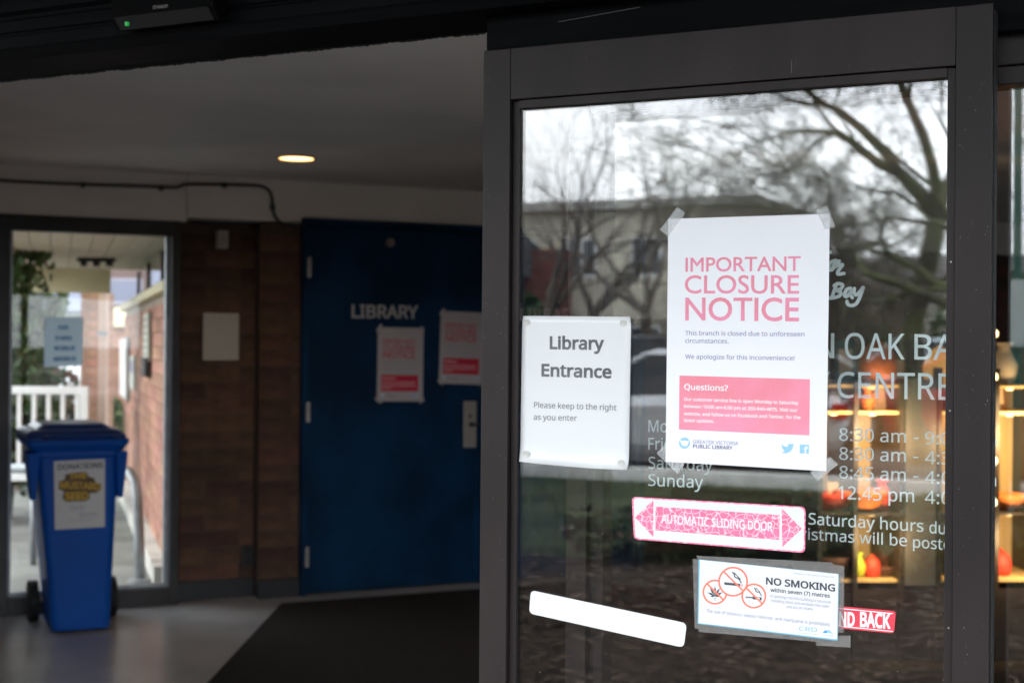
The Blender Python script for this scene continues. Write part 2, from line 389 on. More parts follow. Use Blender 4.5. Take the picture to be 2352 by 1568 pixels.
# ================================================================== SETTING: ground, floor, ceiling
mk('ground', ([(-300, -300, -0.06), (300, -300, -0.06), (300, 300, -0.06), (-300, 300, -0.06)], [(0, 1, 2, 3)]), M_grass, kind='structure')
LX = DF.hit(-420, 800)[0]; RX = 2.6
inner_l = IF.hit(-330, 800)[0]; inner_r = 9.0
poly_room = [DF.w((LX, 0.0, 0)), DF.w((RX, 0.0, 0)), Vector((6.5, 2.2, 0)), IF.w((inner_r, 0.5, 0)), IF.w((inner_l, 0.12, 0))]
mk('floor', prism_z([(p.x, p.y) for p in poly_room], -0.2, 0.0), M_floor, kind='structure')
CZ = 2.355
poly_c = [DF.w((LX - .1, 0.16, 0)), DF.w((RX, 0.16, 0)), Vector((6.5, 2.2, 0)), IF.w((inner_r, 0.5, 0)), IF.w((inner_l, 0.3, 0))]
mk('ceiling', prism_z([(p.x, p.y) for p in poly_c], CZ, CZ + 0.35), M_ceil, kind='structure')
# entrance mat: edge runs from (640,1385) to (480,1568) in the picture
a, b = on_floor(646, 1390), on_floor(482, 1568); d = (b - a).normalized()
mm_ = [a, b + d * 1.4, b + d * 1.4 + DF.X * 3.6, a + IF.X * 4.4]
mk('entrance_mat', prism_z([(p.x, p.y) for p in mm_], 0.004, 0.014), M_mat, label='charcoal carpet entrance mat laid over grey vinyl floor in front of the blue doors', cat='mat')
# forecourt outside the entrance
mk('pavement', prism_z([(p.x, p.y) for p in (DF.w((-9, -2.6, 0)), DF.w((7, -2.6, 0)), DF.w((7, 0, 0)), DF.w((-9, 0, 0)))], -0.2, -0.004), mat('low_bounce_paving', (0.15, 0.148, 0.142), 0.7, vary=0.25, scale=4, bump=0.3, bscale=60), kind='structure')  # colour darkened to cut light bounced up at header and papers
mk('mulch_bed', prism_z([(p.x, p.y) for p in (DF.w((-26, -6.6, 0)), DF.w((10, -6.6, 0)), DF.w((10, -2.604, 0)), DF.w((-26, -2.604, 0)))], -0.2, -0.02), M_mulch, kind='structure')
mk('road', prism_z([(p.x, p.y) for p in (DF.w((-80, -30, 0)), DF.w((60, -30, 0)), DF.w((60, -12.5, 0)), DF.w((-80, -12.5, 0)))], -0.2, -0.04), M_asph, kind='structure')
mk('kerb', prism_z([(p.x, p.y) for p in (DF.w((-80, -12.5, 0)), DF.w((60, -12.5, 0)), DF.w((60, -12.3, 0)), DF.w((-80, -12.3, 0)))], -0.2, 0.08), M_curb, kind='structure')
mk('far_kerb', prism_z([(p.x, p.y) for p in (DF.w((-80, -30.2, 0)), DF.w((60, -30.2, 0)), DF.w((60, -30, 0)), DF.w((-80, -30, 0)))], -0.2, 0.08), M_curb, kind='structure')
# outer shell of the building
def wallseg(name, A, B, z0, z1, th, m, **kw):
    A, B = Vector(A), Vector(B); dd = (B - A); rz = math.atan2(dd.y, dd.x); F = Fr(A.x, A.y, rz)
    return mk(name, box(0, dd.length, 0, th, z0, z1), m, F=F, **kw)
wallseg('wall_left_side', IF.w((inner_l, 0.0, 0)), DF.w((LX, 0.2, 0)), 0, CZ, -0.2, M_vest, kind='structure')
wallseg('wall_right_side', DF.w((RX + .2, 0.1, 0)), Vector((6.5, 2.2, 0)), 0, CZ, -0.2, M_vest, kind='structure')
wallseg('wall_far_right', Vector((6.5, 2.2, 0)), IF.w((inner_r, 0.1, 0)), 0, CZ, -0.2, M_vest, kind='structure')
mk('facade_wall_left', box(LX - 5, LX - 0.06, 0.0, 0.2, 0, 2.6), M_brickout, F=DF, kind='structure')
mk('facade_wall_right', box(RX + 0.06, RX + 5, 0.0, 0.2, 0, 2.6), M_brickout, F=DF, kind='structure')
mk('facade_wall_top', box(LX - 5, RX + 5, 0.0, 0.155, 2.52, 3.6), M_cream, F=DF, kind='structure')

# ================================================================== INNER WALL
def brick_field(F, parent, m, s0, s1, z0, z1, y, th, L=0.39, H=0.0925, gap=0.006, holes=(), limit=10**9, off=0, skip=None, order=1):
    """real bricks as children of parent; runs in half-bond, cut at the ends"""
    cache = {}; n = 0; rest = []
    rows = int((z1 - z0) / H + 0.001)
    items = []
    for r in range(rows):
        za = z0 + r * H; st = s0 - (L / 2 if (r + off) % 2 else 0) ; x = st
        while x < s1 - 0.02:
            xa, xb = max(x, s0), min(x + L - gap, s1)
            x += L
            if xb - xa < 0.03: continue
            items.append((xa, xb, za + gap, za + H))
    if order < 0: items.sort(key=lambda t: -t[0])
    elif order == 1: items.sort(key=lambda t: t[0])
    for it in items:
        xa, xb, za, zb = it
        if n >= limit: rest.append(box(xa, xb, y - th, y, za, zb)); continue
        w = round(xb - xa, 2); key = w
        if key not in cache:
            o = mk('brick', box(xa, xb, y - th, y, za, zb), m, parent); cache[key] = o
        else:
            src = cache[key]; o = src.copy(); COL.objects.link(o); o.parent = parent
            c = Vector(((xa + xb) / 2, y - th / 2, (za + zb) / 2)); o.location = c - INFO[parent.name][1]
        o.location.y += random.uniform(-0.0015, 0.0015)
        n += 1
    if rest: mk('brick', join(*rest), m, parent, kind='stuff')

zb0 = 0.085
# brick part A (between window and pier), pier B, wall right of the blue doors
sA0, sA1 = I(404, 900)[0], I(594, 900, 0.09)[0]
sB0, sB1 = I(594, 900)[0], I(688, 900)[0]
wallA = thing('brick_wall', 'dark brown brick wall between the window and the projecting brick pier', 'wall', IF, (sA0, 0.12, 0))
mk('mortar', box(sA0, sA1 + 0.06, 0.115, 0.24, 0, 2.09), M_mortar, wallA)
brick_field(IF, wallA, M_brick, sA0, sA1, zb0 + 0.012, 2.085, 0.118, 0.006)
mk('baseboard', box(sA0, sA1, 0.082, 0.099, 0, 0.105), M_base, wallA, bevel=0.003)
pier = thing('brick_pier', 'brick pier standing proud beside the left edge of the blue double doors', 'pier', IF, (sB0, 0, 0))
mk('mortar', box(sB0 + .006, sB1, 0.0, 0.24, 0, 2.105), M_mortar, pier)
brick_field(IF, pier, M_brick, sB0, sB1, zb0 + 0.012, 2.10, 0.003, 0.006, off=1)
mk('baseboard', box(sB0 - 0.004, sB1, -0.034, -0.016, 0, 0.105), M_base, pier, bevel=0.003)
mk('daylight_block', box(sA0 + .02, 9.4, 0.242, 0.34, -.1, CZ + .3), M_mortarout, F=IF, kind='structure')  # unseen slabs added behind the inner wall to block leaking daylight
mk('daylight_block_left', box(inner_l, I(20, 900, 0.03)[0] - .09, 0.242, 0.34, -.1, CZ + .3), M_mortarout, F=IF, kind='structure')
mk('daylight_block_top', box(inner_l, sA0 + .02, 0.242, 0.34, 2.10, CZ + .3), M_mortarout, F=IF, kind='structure')
# fascia above window, wall and doors
fz0 = 2.098
sF0 = I(-330, 800)[0]; sFc = I(432, 470)[0]
fas = thing('fascia_board', 'off white painted band under the ceiling above the window and blue doors', 'fascia', IF, (sFc, 0, 2.1))
mk('panel', box(sF0, sFc, 0.022, 0.24, fz0, CZ), M_vest, fas)
mk('panel', box(sFc, 9.3, 0.0, 0.24, 2.12, CZ), M_vest, fas)
# conduit
cp = [(-120, 404), (0, 414), (60, 418), (205, 424), (330, 428), (395, 431), (412, 429), (425, 424), (460, 423), (560, 425), (600, 428), (618, 438), (625, 455), (626, 475), (632, 497), (645, 511), (664, 517), (700, 516)]
pts = [Vector(IF.hit(u, v, -0.012)) for u, v in cp]; sm = []
for i in range(len(pts) - 1):
    A_, B_, C_, D_ = pts[max(i - 1, 0)], pts[i], pts[i + 1], pts[min(i + 2, len(pts) - 1)]
    for k in range(5):
        t = k / 5; sm.append(0.5 * ((2 * B_) + (C_ - A_) * t + (2 * A_ - 5 * B_ + 4 * C_ - D_) * t * t + (3 * B_ - A_ - 3 * C_ + D_) * t ** 3))
sm.append(pts[-1])
cab = thing('cable', 'dark grey cable clipped along the top of the white band and looping down', 'cable', IF, tuple(pts[7]))
mk('cable_run', tube(sm, 0.0085, 6), mat('dark_cable', (0.05, 0.045, 0.043), 0.6), cab, smooth=True)
M_clip = mat('cable_clip', (0.05, 0.045, 0.04), 0.5)
for u, v in ((190, 424), (370, 431), (515, 425), (626, 475), (662, 517)):
    h = IF.hit(u, v, -0.012); mk('clip', box(h[0] - 0.012, h[0] + 0.012, -0.026, 0.0, h[2] - 0.016, h[2] + 0.012), M_clip, cab)

# small fittings on the brick
h = IF.hit(512, 550, 0.05); s_ = thing('motion_sensor', 'small grey sensor box mounted high on the brick wall below the white band', 'sensor', IF, (h[0], 0.1, h[2]))
mk('housing', box(h[0] - .033, h[0] + .033, 0.045, 0.099, h[2] - .052, h[2] + .052), mat('sensor_plastic', (0.36, 0.32, 0.31), 0.5), s_, bevel=0.008)
mk('lens', box(h[0] - .014, h[0] + .016, 0.038, 0.044, h[2] - .03, h[2] + .02), M_steel, s_, bevel=0.004)
h0, h1 = IF.hit(466, 718, 0.09), IF.hit(548, 828, 0.09)
p_ = thing('blank_plate', 'blank beige square cover plate on the dark brick wall', 'plate', IF, (h0[0], 0.1, h1[2]))
mk('plate', box(h0[0], h1[0], 0.084, 0.099, h1[2], h0[2]), mat('beige_plate', (0.47, 0.43, 0.37), 0.6), p_, bevel=0.005)
for zz in (h0[2] - .03, h1[2] + .03): mk('screw', disc_y((h0[0] + h1[0]) / 2, zz, 0.005, 0.081, 0.0838, 10), M_steel, p_)
h = IF.hit(569, 1276, 0.09)
o_ = thing('wall_outlet', 'black electrical outlet low on the brick wall next to the pier', 'outlet', IF, (h[0], 0.1, h[2]))
mk('cover', box(h[0] - .036, h[0] + .036, 0.080, 0.099, h[2] - .058, h[2] + .058), M_black, o_, bevel=0.006)
for k in (-1, 1): mk('socket', box(h[0] - .016, h[0] + .016, 0.0775, 0.0795, h[2] + k * .024 - .014, h[2] + k * .024 + .014), M_rubber, o_, bevel=0.003)

# window in the inner wall
g0, g1 = I(20, 900, 0.03), I(390, 900, 0.03)
gz0, gz1 = I(200, 1358, 0.05)[1], I(200, 536, 0.03)[1]
win = thing('window', 'large dark framed window with a view to the covered walkway outside', 'window', IF, (g0[0], 0.1, 0))
fo0, fo1 = g0[0] - 0.075, I(413, 900, 0.0)[0]
for s0_, s1_ in ((fo0, g0[0]), (g1[0], fo1)): mk('frame_post', box(s0_, s1_, 0.0, 0.11, 0.0, fz0 - 0.002), M_bronze_dark, win, bevel=0.003)
mk('frame_head', box(g0[0], g1[0], 0.004, 0.108, gz1, fz0 - 0.002), M_bronze_dark, win, bevel=0.003)
mk('frame_sill', box(g0[0], g1[0], 0.004, 0.108, 0.0, gz0), M_bronze_dark, win, bevel=0.003)
for s0_, s1_ in ((g0[0], g0[0] + .018), (g1[0] - .022, g1[0])): mk('bead', box(s0_, s1_, 0.05, 0.09, gz0, gz1), M_galv, win)
mk('bead', box(g0[0] + .018, g1[0] - .022, 0.05, 0.09, gz0, gz0 + .02), M_galv, win)
mk('pane', box(g0[0] + .018, g1[0] - .022, 0.064, 0.070, gz0 + .02, gz1), M_winglass, win)
mk('window_side_pane', box(sF0, fo0, 0.02, 0.2, 0, fz0), M_brick, F=IF, kind='structure').name = 'wall_left_of_window'
# notice on the window
wy = 0.060
np_ = [(103, 729), (191, 727), (190, 839), (101, 843)]
wn_ = thing('window_notice', 'grey backed notice with four short blue lines taped inside the window', 'notice', IF, IF.hit(101, 843, wy))
mk('sheet', quad(np_, wy, wy + 0.002, IF), mat('notice_sheet', (0.62, 0.70, 0.76), 0.7, trans=0.75), wn_)
for l, r_, v, t in ((134, 157, 757, 'PUSH'), (127, 165, 781.5, 'BY HANDLE'), (124, 172, 805, 'WATCHING LIFE'), (123, 174, 829, 'MARCHING ON')):
    dtext(t, (l, v), (r_, v - 0.5), 10.5, wy - 0.0012, wn_, M_blueink, 0.055, IF)

# ------------------------------------------------------------------ blue double doors
dz1 = I(900, 512, -0.03)[1]; jz = dz1 + 0.0
dd = thing('double_door', 'dark blue double doors reading LIBRARY in a matching blue frame', 'door', IF, (sB1, 0, 0))
jl = I(704, 900, -0.02)[0]; mid = I(1104, 900, -0.02)[0]; jr = mid + (mid - jl)
mk('door_frame', join(box(sB1 + .002, jl, -0.05, 0.12, 0, dz1 + .005), box(jl, jr, -0.05, 0.12, dz1 - 0.035, dz1 + .005), box(jr, jr + .05, -0.05, 0.12, 0, dz1 + .005)), M_blue, dd, bevel=0.003)
for s0_, s1_, hs in ((jl + .004, mid - .003, jl), (mid + .003, jr - .004, jr)):
    lf = mk('door_leaf', box(s0_, s1_, -0.026, 0.02, 0.012, dz1 - 0.04), M_blue, dd, bevel=0.002)
    INFO[lf.name] = (IF, Vector(((s0_ + s1_) / 2, -0.003, (0.012 + dz1 - .04) / 2)))
    for vz in (615, 945, 1275):
        zc = I(708, vz)[1]; mk('hinge', join(box(hs - .012, hs + .012, -0.055, -0.0505, zc - .055, zc + .055), ([tuple(q) for q in tube([(hs, -0.058, zc - .058), (hs, -0.058, zc + .058)], 0.007, 8)[0]], tube([(0, 0, 0), (0, 0, 1)], 1, 8)[1])), M_steel, lf)
    mk('edge_strip', box((s1_ - .045) if hs == jl else s0_, s1_ if hs == jl else s0_ + .045, -0.031, -0.0262, 0.012, 0.9), M_blue, lf)
leaf1 = None
hp0, hp1 = IF.hit(1064, 921, -0.03), IF.hit(1093, 1027, -0.03)
mk('lock_plate', box(hp0[0], hp1[0], -0.040, -0.0315, hp1[2], hp0[2]), mat('brushed_plate', (0.33, 0.31, 0.29), 0.5, 0.3), dd, bevel=0.01)
hc = ((hp0[0] + hp1[0]) / 2, (hp0[2] + hp1[2]) / 2 + 0.03)
mk('keyhole', disc_y(hc[0], hc[1] + .02, 0.010, -0.043, -0.0402, 14), M_black, dd)
mk('lever', join(disc_y(hc[0] + .005, hc[1] - .03, 0.016, -0.060, -0.0402, 16), box(hc[0] + .005, hc[0] + .085, -0.075, -0.060, hc[1] - .038, hc[1] - .022)), M_bronze_dark, dd, bevel=0.003)
h = IF.hit(896, 557, -0.03)
mk('door_stop', join(disc_y(h[0], h[2], 0.026, -0.04, -0.0265, 16), disc_y(h[0], h[2], 0.018, -0.062, -0.0405, 16)), mat('stop_metal', (0.30, 0.24, 0.21), 0.5), dd, bevel=0.003)
M_letter = mat('silver_letters', (0.46, 0.45, 0.45), 0.5)
def solid_text(s, l, r, cap, F, y, th, parent, mt, offs=0.02, name='letter_sign'):
    a_ = F.hit(*l, y); b_ = F.hit(*r, y); t_ = F.hit(l[0], l[1] - cap, y)
    v, f = fit(s, (a_[0], a_[2]), (b_[0], b_[2]), t_[2] - a_[2], y, offs)
    o = mk(name, (v, f), mt, parent); so = o.modifiers.new('solid', 'SOLIDIFY'); so.thickness = th; so.offset = 0; return o
solid_text('LIBRARY', (808, 730), (960, 732), 31, IF, -0.030, 0.004, dd, M_letter)
a_ = IF.hit(808, 730, -0.03); b_ = IF.hit(960, 732, -0.03); t_ = IF.hit(808, 699, -0.03)
lw = b_[0] - a_[0]; sh = (jr + jl) - (a_[0] + b_[0])
s2 = IF.hit(1331, 725, -0.03)[0] - lw
v, f = fit('LIBRARY', (s2, a_[2]), (s2 + lw, a_[2]), t_[2] - a_[2], -0.030, 0.02)
o = mk('letter_sign', (v, f), M_letter, dd); so = o.modifiers.new('solid', 'SOLIDIFY'); so.thickness = 0.004; so.offset = 0
# brick wall right of the blue doors, seen through the glass
sC0 = jr + .052
wallC = thing('brick_wall', 'dark brown brick wall right of the blue doors behind the glass door', 'wall', IF, (sC0, 0.12, 0))
mk('mortar', box(sC0, 9.3, 0.02, 0.2, 0, 2.115), M_mortar, wallC)
brick_field(IF, wallC, M_brick, sC0, 5.4, zb0 + .012, 2.11, 0.023, 0.018, limit=290)
mk('baseboard', box(sC0, 5.5, -0.02, -0.003, 0, 0.105), M_base, wallC)

# ------------------------------------------------------------------ downlight in the ceiling
dl = at(681, 361, 6.98); dl = EYE + ray(681, 361) * ((CZ - EYE.z) / ray(681, 361).z)
dn = thing('downlight', 'glowing round recessed downlight in the grey ceiling', 'downlight', W0, (dl.x, dl.y, CZ - .002))
def annulus(cx, cy, r0, r1, z0, z1, n=32):
    V = []; Fc = []
    for k in range(n):
        a = 2 * math.pi * k / n
        for rr, zz in ((r0, z0), (r1, z0), (r1, z1), (r0, z1)): V.append((cx + rr * math.cos(a), cy + rr * math.sin(a), zz))
    for k in range(n):
        j = (k + 1) % n
        for q in range(4): Fc.append((4 * k + q, 4 * j + q, 4 * j + (q + 1) % 4, 4 * k + (q + 1) % 4))
    return V, Fc
mk('trim_ring', annulus(dl.x, dl.y, 0.086, 0.100, CZ - .010, CZ - .001), M_reflector, dn, smooth=False)
mk('lamp_lens', prism_z([(dl.x + 0.086 * math.cos(k * math.pi / 16), dl.y + 0.086 * math.sin(k * math.pi / 16)) for k in range(32)], CZ - .006, CZ - .003), M_lampwarm, dn)
ld = bpy.data.lights.new('downlight_lamp', 'SPOT'); ld.energy = 2.6; ld.color = (1, 0.66, 0.36); ld.spot_size = R(150); ld.spot_blend = 1; ld.shadow_soft_size = 0.07
lo = bpy.data.objects.new('downlight_lamp', ld); COL.objects.link(lo); lo.parent = dn; lo.location = (0, 0, -0.03)

# ================================================================== ENTRANCE FRONT
# header beam with ribs
hz = DF.hit(560, 134, 0.148)[2] - 0.001
hd = thing('door_header', 'black ribbed aluminium header beam above the open sliding door', 'header', DF, (LX, 0, hz))
prof = [(-0.045, hz + .022), (-0.052, hz + .026), (-0.052, hz + .050), (-0.047, hz + .053), (-0.047, hz + .058), (-0.052, hz + .061), (-0.052, hz + .085), (-0.044, hz + .090), (-0.044, hz + .098),
        (-0.058, hz + .104), (-0.058, hz + .20), (-0.052, hz + .205), (-0.052, hz + .212), (-0.058, hz + .216), (-0.058, 2.50), (0.15, 2.50), (0.15, hz + .004), (-0.03, hz + .004)]
mk('beam', prism_x(prof, LX, RX), M_header, hd)
for zz in (hz + .120, hz + .132, hz + .150, hz + .166, hz + .236, hz + .252):
    mk('rib', box(LX, RX, -0.0605, -0.0582, zz, zz + .0035), M_header, hd)
rnd = random.Random(3); V = []; Fc = []; n = 420; sx0, sx1 = LX, D(1116, 90, 0.148)[0]
for k in range(n + 1):
    x = sx0 + (sx1 - sx0) * k / n; zz = hz + .001 + rnd.uniform(-.0013, .0013) + 0.0008 * math.sin(k * .21)
    V += [(x, 0.144, hz + .006), (x, 0.144, zz), (x, 0.148, hz + .006), (x, 0.148, zz)]
for k in range(n): Fc += [(4 * k, 4 * k + 1, 4 * k + 5, 4 * k + 4), (4 * k + 2, 4 * k + 6, 4 * k + 7, 4 * k + 3), (4 * k + 1, 4 * k + 3, 4 * k + 7, 4 * k + 5)]
mk('weather_brush', (V, Fc), M_rubber, hd)
# scratch line on the header
a_, b_ = DF.hit(1282, 52, -0.0605), DF.hit(1470, 18, -0.0605)
mk('edge_wear', prism_y([(a_[0], a_[2]), (b_[0], b_[2]), (b_[0], b_[2] + .0012), (a_[0], a_[2] + .0012)], -0.0612, -0.0607), mat('bare_metal', (0.035, 0.030, 0.027), 0.5), hd)
# sensor
y_s = -0.095
q0, q1 = DF.hit(262, 60, y_s), DF.hit(497, 36, y_s)
sz0 = DF.hit(270, 68, y_s)[2]
sn = thing('door_sensor', 'slim black automatic door sensor with a green light on the header', 'sensor', DF, (q0[0], -0.06, sz0))
mk('housing', prism_x([(-0.061, sz0 + .004), (-0.061, sz0 + .10), (-0.105, sz0 + .10), (-0.105, sz0 + .022), (-0.085, sz0)], q0[0], q1[0]), mat('matt_black_plastic', (0.0025, 0.0025, 0.003), 0.7, spec=0.05), sn, bevel=0.002)
mk('lens_strip', prism_x([(-0.0865, sz0 - .001), (-0.107, sz0 + .0215), (-0.1052, sz0 + .024), (-0.084, sz0 + .0012)], q0[0] + .010, q1[0] - .012), mat('smoked_lens', (0.005, 0.005, 0.0055), 0.45, spec=0.25), sn)
a_ = DF.hit(293, 56, -0.103)
mk('indicator_light', box(a_[0] - .003, a_[0] + .003, -0.1078, -0.1012, a_[2] - .004, a_[2] + .004), M_led, sn)
dtext('STANLEY', (351, 21.5), (386, 17.8), 7.3, -0.1056, sn, mat('grey_lettering', (0.16, 0.15, 0.15), 0.5), 0.03)
# ------------------------------------------------------------------ sliding door
yF = -0.020
sL0, sL1, sG0 = D(1106, 800, yF)[0], D(1167, 800, yF)[0], D(1194, 800, 0)[0]
sG1, sR0, sR1 = D(2172, 800, 0)[0], D(2194, 800, -0.008)[0], D(2276, 800, yF)[0]
zt = D(1112, 117, yF)[1]; zr = D(1680, 190, yF)[1]; zg = D(1680, 216, 0)[1]
sd = thing('sliding_door', 'dark bronze framed glass sliding door covered in paper notices and stickers', 'sliding door', DF, (sL0, 0, 0))
mk('stile', box(sL0, sL1, yF, 0.026, 0.02, zt), M_bronze, sd, bevel=0.0015)
mk('stile', box(sR0, sR1, yF, 0.026, 0.02, zt), M_bronze, sd, bevel=0.0015)
mk('top_rail', box(sL1 + .0008, sR0 - .0008, yF + .0006, 0.026, zr, zt), M_bronze, sd, bevel=0.001)
mk('bottom_rail', box(sL1 + .0008, sR0 - .0008, yF + .0006, 0.026, 0.02, 0.14), M_bronze, sd, bevel=0.001)
g = 0.0145
mk('glazing_bead', box(sL1 + .001, sL1 + g, -0.008, -0.001, 0.14, zr - .002), M_bronze, sd, bevel=0.001)
mk('glazing_bead', box(sR0 - g, sR0 - .001, -0.010, -0.001, 0.14, zr - .002), M_bronze, sd, bevel=0.001)
mk('glazing_bead', box(sL1 + g, sR0 - g, -0.012, -0.001, zr - .017, zr - .001), M_bronze, sd, bevel=0.001)
mk('gasket', box(sL1 + g, sG0, -0.004, 0.0, 0.14, zg), M_rubber, sd)
mk('gasket', box(sL1 + g, sR0 - g, -0.004, -0.0002, zg, zr - .0172), M_rubber, sd)
mk('pane', box(sL1, sR0, 0.0, 0.006, 0.14, zr + .004), M_doorglass, sd)
mk('edge_gasket', box(sL0 - .004, sL0 - .0003, -0.012, 0.020, 0.02, zt - .02), M_rubber, sd)
mk('edge_gasket', box(sR1 + .0003, sR1 + .0018, -0.010, 0.026, 0.02, zt - .01), M_rubber, sd)
for zz in (0.62, 0.98, 1.33, 1.57):
    mk('screw', disc_y(sR0 - g / 2, zz, 0.0016, -0.0108, -0.0100, 8), M_steel, sd)
mk('door_track', box(D(1117, 100, 0.03)[0], RX, 0.032, 0.066, zt - .035, hz + .06), M_header, hd)
# ------------------------------------------------------------------ fixed sidelite behind
yS = 0.100
sl0, sl1 = D(1305, 800, 0.075)[0], D(1395, 800, 0.095)[0]
szt = D(1400, 263, yS)[1]; srr = RX - 0.05
sw = thing('fixed_sidelite', 'fixed glass panel behind the sliding door with white opening hours lettering', 'glass panel', DF, (sl0, 0.1, 0))
mk('stile', box(sl0, sl1 - .03, 0.070, 0.14, 0.02, szt + .07), M_bronze, sw, bevel=0.002)
mk('glazing_bead', box(sl1 - .030, sl1 - .0185, 0.088, 0.13, 0.08, szt), M_bronze_dark, sw, bevel=0.001)
mk('glazing_bead', box(sl1 - .018, sl1, 0.080, 0.13, 0.08, szt), M_bronze, sw, bevel=0.001)
mk('head_rail', box(sl1 - .03, srr, 0.076, 0.14, szt, szt + .030), M_bronze, sw, bevel=0.002)
mk('head_rail', box(sl1 - .03, srr, 0.070, 0.14, szt + .0305, hz + .01), M_bronze, sw, bevel=0.002)
mk('bottom_rail', box(sl1 - .03, srr, 0.076, 0.14, 0.02, 0.12), M_bronze, sw, bevel=0.002)
mk('stile', box(srr, srr + .07, 0.070, 0.14, 0.02, szt + .07), M_bronze, sw, bevel=0.002)
mk('pane', box(sl1 - .01, srr, yS, yS + .006, 0.1, szt), M_sideglass, sw)
mk('threshold', box(LX, RX, -0.05, 0.16, -0.002, 0.018), M_steel, F=DF, label='worn metal door threshold strip under the sliding door', cat='threshold')
yT = yS - 0.0008
def st(s, l, r, cap, offs=0.006, **k): return dtext(s, l, r, cap, yT, sw, M_vinyl, offs, **k)
st('N', (1868, 821.5), (1916, 822.5), 57, 0.004)
st('OAK', (1940, 823.5), (2078, 825.5), 58.5, 0.004)
st('BAY', (2100, 825.5), (2242, 828), 58.5, 0.004)
st('Y', (1858, 912), (1907, 913), 59, 0.004)
st('CENTRE', (1923, 913), (2186, 918.5), 59, 0.004)
st('Monday', (1489, 991.5), (1610, 995), 27.5)
st('Friday', (1489, 1032), (1580, 1034.5), 27.5)
st('Saturday', (1489, 1075.5), (1637, 1081.5), 27.5)
st('Sunday', (1489, 1115), (1615, 1120.5), 27.5)
for v0, v1, v2, v3, t1, t3 in ((1011.5, 1016.5, 1019.5, 1025, '8:30 am', '9:00 pm'), (1055.3, 1060.3, 1064.5, 1070.8, '8:30 am', '4:30 pm'), (1098, 1105, 1109.5, 1116.5, '8:45 am', '4:00 pm')):
    st(t1, (1927.5, v0), (2080.7, v1), 29)
    st('-', (2097, v1), (2109, v1 + .7), 29)
    st(t3, (2124.5, v2), (2288, v3), 29)
st('12.45 pm', (1925, 1145), (2099.5, 1153), 30)
st('4:00 pm', (2124, 1155.8), (2288, 1162.8), 30)
st('Saturday hours', (1857, 1203.5), (2121, 1221), 26.5)
st('during', (2134.5, 1223.5), (2236, 1231), 26.5)
st('Christmas will be', (1797, 1234.5), (2083, 1254), 25.5)
st('posted', (2097, 1256.5), (2204, 1264.5), 25.5)
# brush lettering:  ..on / ..kBay
def dp5(x, y): return ((2300 + x / 2.613) * .784, (600 + y / 2.613) * .784)
def br(pts, w=0.0060): mk('brush_lettering', stroke([dp5(*q) for q in pts], w, yT, DF), M_vinyl, sw)
br([(385, 425), (350, 440), (335, 480), (350, 500), (372, 470), (385, 425), (402, 440)])
br([(415, 430), (390, 460), (360, 497)]); br([(372, 480), (410, 462), (440, 458), (425, 480), (405, 510), (405, 530), (450, 525)])
br([(346, 358), (347, 364)], 0.006)
br([(395, 605), (378, 650), (360, 705)]); br([(375, 618), (405, 603), (440, 612), (430, 640), (395, 655), (425, 668), (418, 695), (370, 712), (335, 712), (320, 700)])
br([(500, 638), (470, 650), (455, 690), (472, 702), (500, 670), (512, 640), (500, 685), (515, 710)])
br([(530, 640), (528, 670), (545, 690), (572, 665), (598, 632)]); br([(598, 632), (575, 700), (545, 755), (510, 770), (480, 760), (474, 738)])

# ================================================================== PAPERS ON THE SLIDING DOOR
def c3(x, y): return (1473.9 + .23505 * x, 454.7 + .23505 * y)
def c4(x, y): return (1473.9 + .20667 * x, 823.2 + .20667 * y)
cn = thing('closure_poster', 'large white poster with pink IMPORTANT CLOSURE NOTICE heading taped to the glass door', 'poster', DF, DF.hit(1529, 1060, 0))
def bowed_sheet(tl, tr, br_, bl, y, amp, th, curl=0.0, nx=14, nz=20):
    P = [Vector((lambda h: (h[0], h[2]))(DF.hit(*q, y))) for q in (tl, tr, br_, bl)]
    V = []; Fc = []
    for j in range(nz + 1):
        for i in range(nx + 1):
            a, b = i / nx, j / nz
            p = (P[0] * (1 - a) + P[1] * a) * (1 - b) + (P[3] * (1 - a) + P[2] * a) * b
            yy = y - amp * (0.5 + 0.5 * math.sin(a * 7 + b * 3)) * math.sin(math.pi * a) * (0.3 + b) * 0.0
            yy = y + amp * math.sin(math.pi * a) * math.sin(b * 5 + a * 2) * 0.5
            if b > .93: yy -= curl * ((b - .93) / .07) ** 2 * (0.35 + 0.65 * math.sin(a * 5 + .8) ** 2)
            V.append((p.x, yy, p.y))
    for j in range(nz):
        for i in range(nx):
            k = j * (nx + 1) + i; Fc.append((k, k + nx + 1, k + nx + 2, k + 1))
    return V, Fc
o = mk('sheet', quad([c3(260, 205), c3(1838, 155), c4(2052, 1250), c4(265, 1145)], -0.0012, -0.0006), M_paper, cn)
yt = -0.00145
use_font(None)
dtext('IMPORTANT', (1574.3, 624.4), (1839.4, 622.3), 32.6, yt, cn, M_pink, 0.014)
dtext('CLOSURE', (1572.6, 673.8), (1835.4, 674.5), 41.2, yt, cn, M_pink, 0.010)
dtext('NOTICE', (1573.8, 735.6), (1835.2, 738), 52.4, yt, cn, M_pink, 0.014)
use_font(MAINFONT)
dtext('This branch is closed due to unforeseen', (1573.8, 769.7), (1847.6, 772.5), 10.2, yt, cn, M_lilac, 0.012)
dtext('circumstances.', (1573.8, 787.3), (1673.7, 788.5), 10.2, yt, cn, M_lilac, 0.012)
dtext('We apologize for this inconvenience!', (1573.8, 823.7), (1824.8, 827.5), 10.2, yt, cn, M_lilac, 0.012)
mk('red_block', flat([c4(420, 188), c4(1870, 230), c4(1863, 853), c4(413, 788)], yt), M_pinkbox, cn)
yu = yt - 0.0002
dtext('Questions?', (1571.4, 894.5), (1672.3, 898), 13.5, yu, cn, M_whiteink, 0.02)
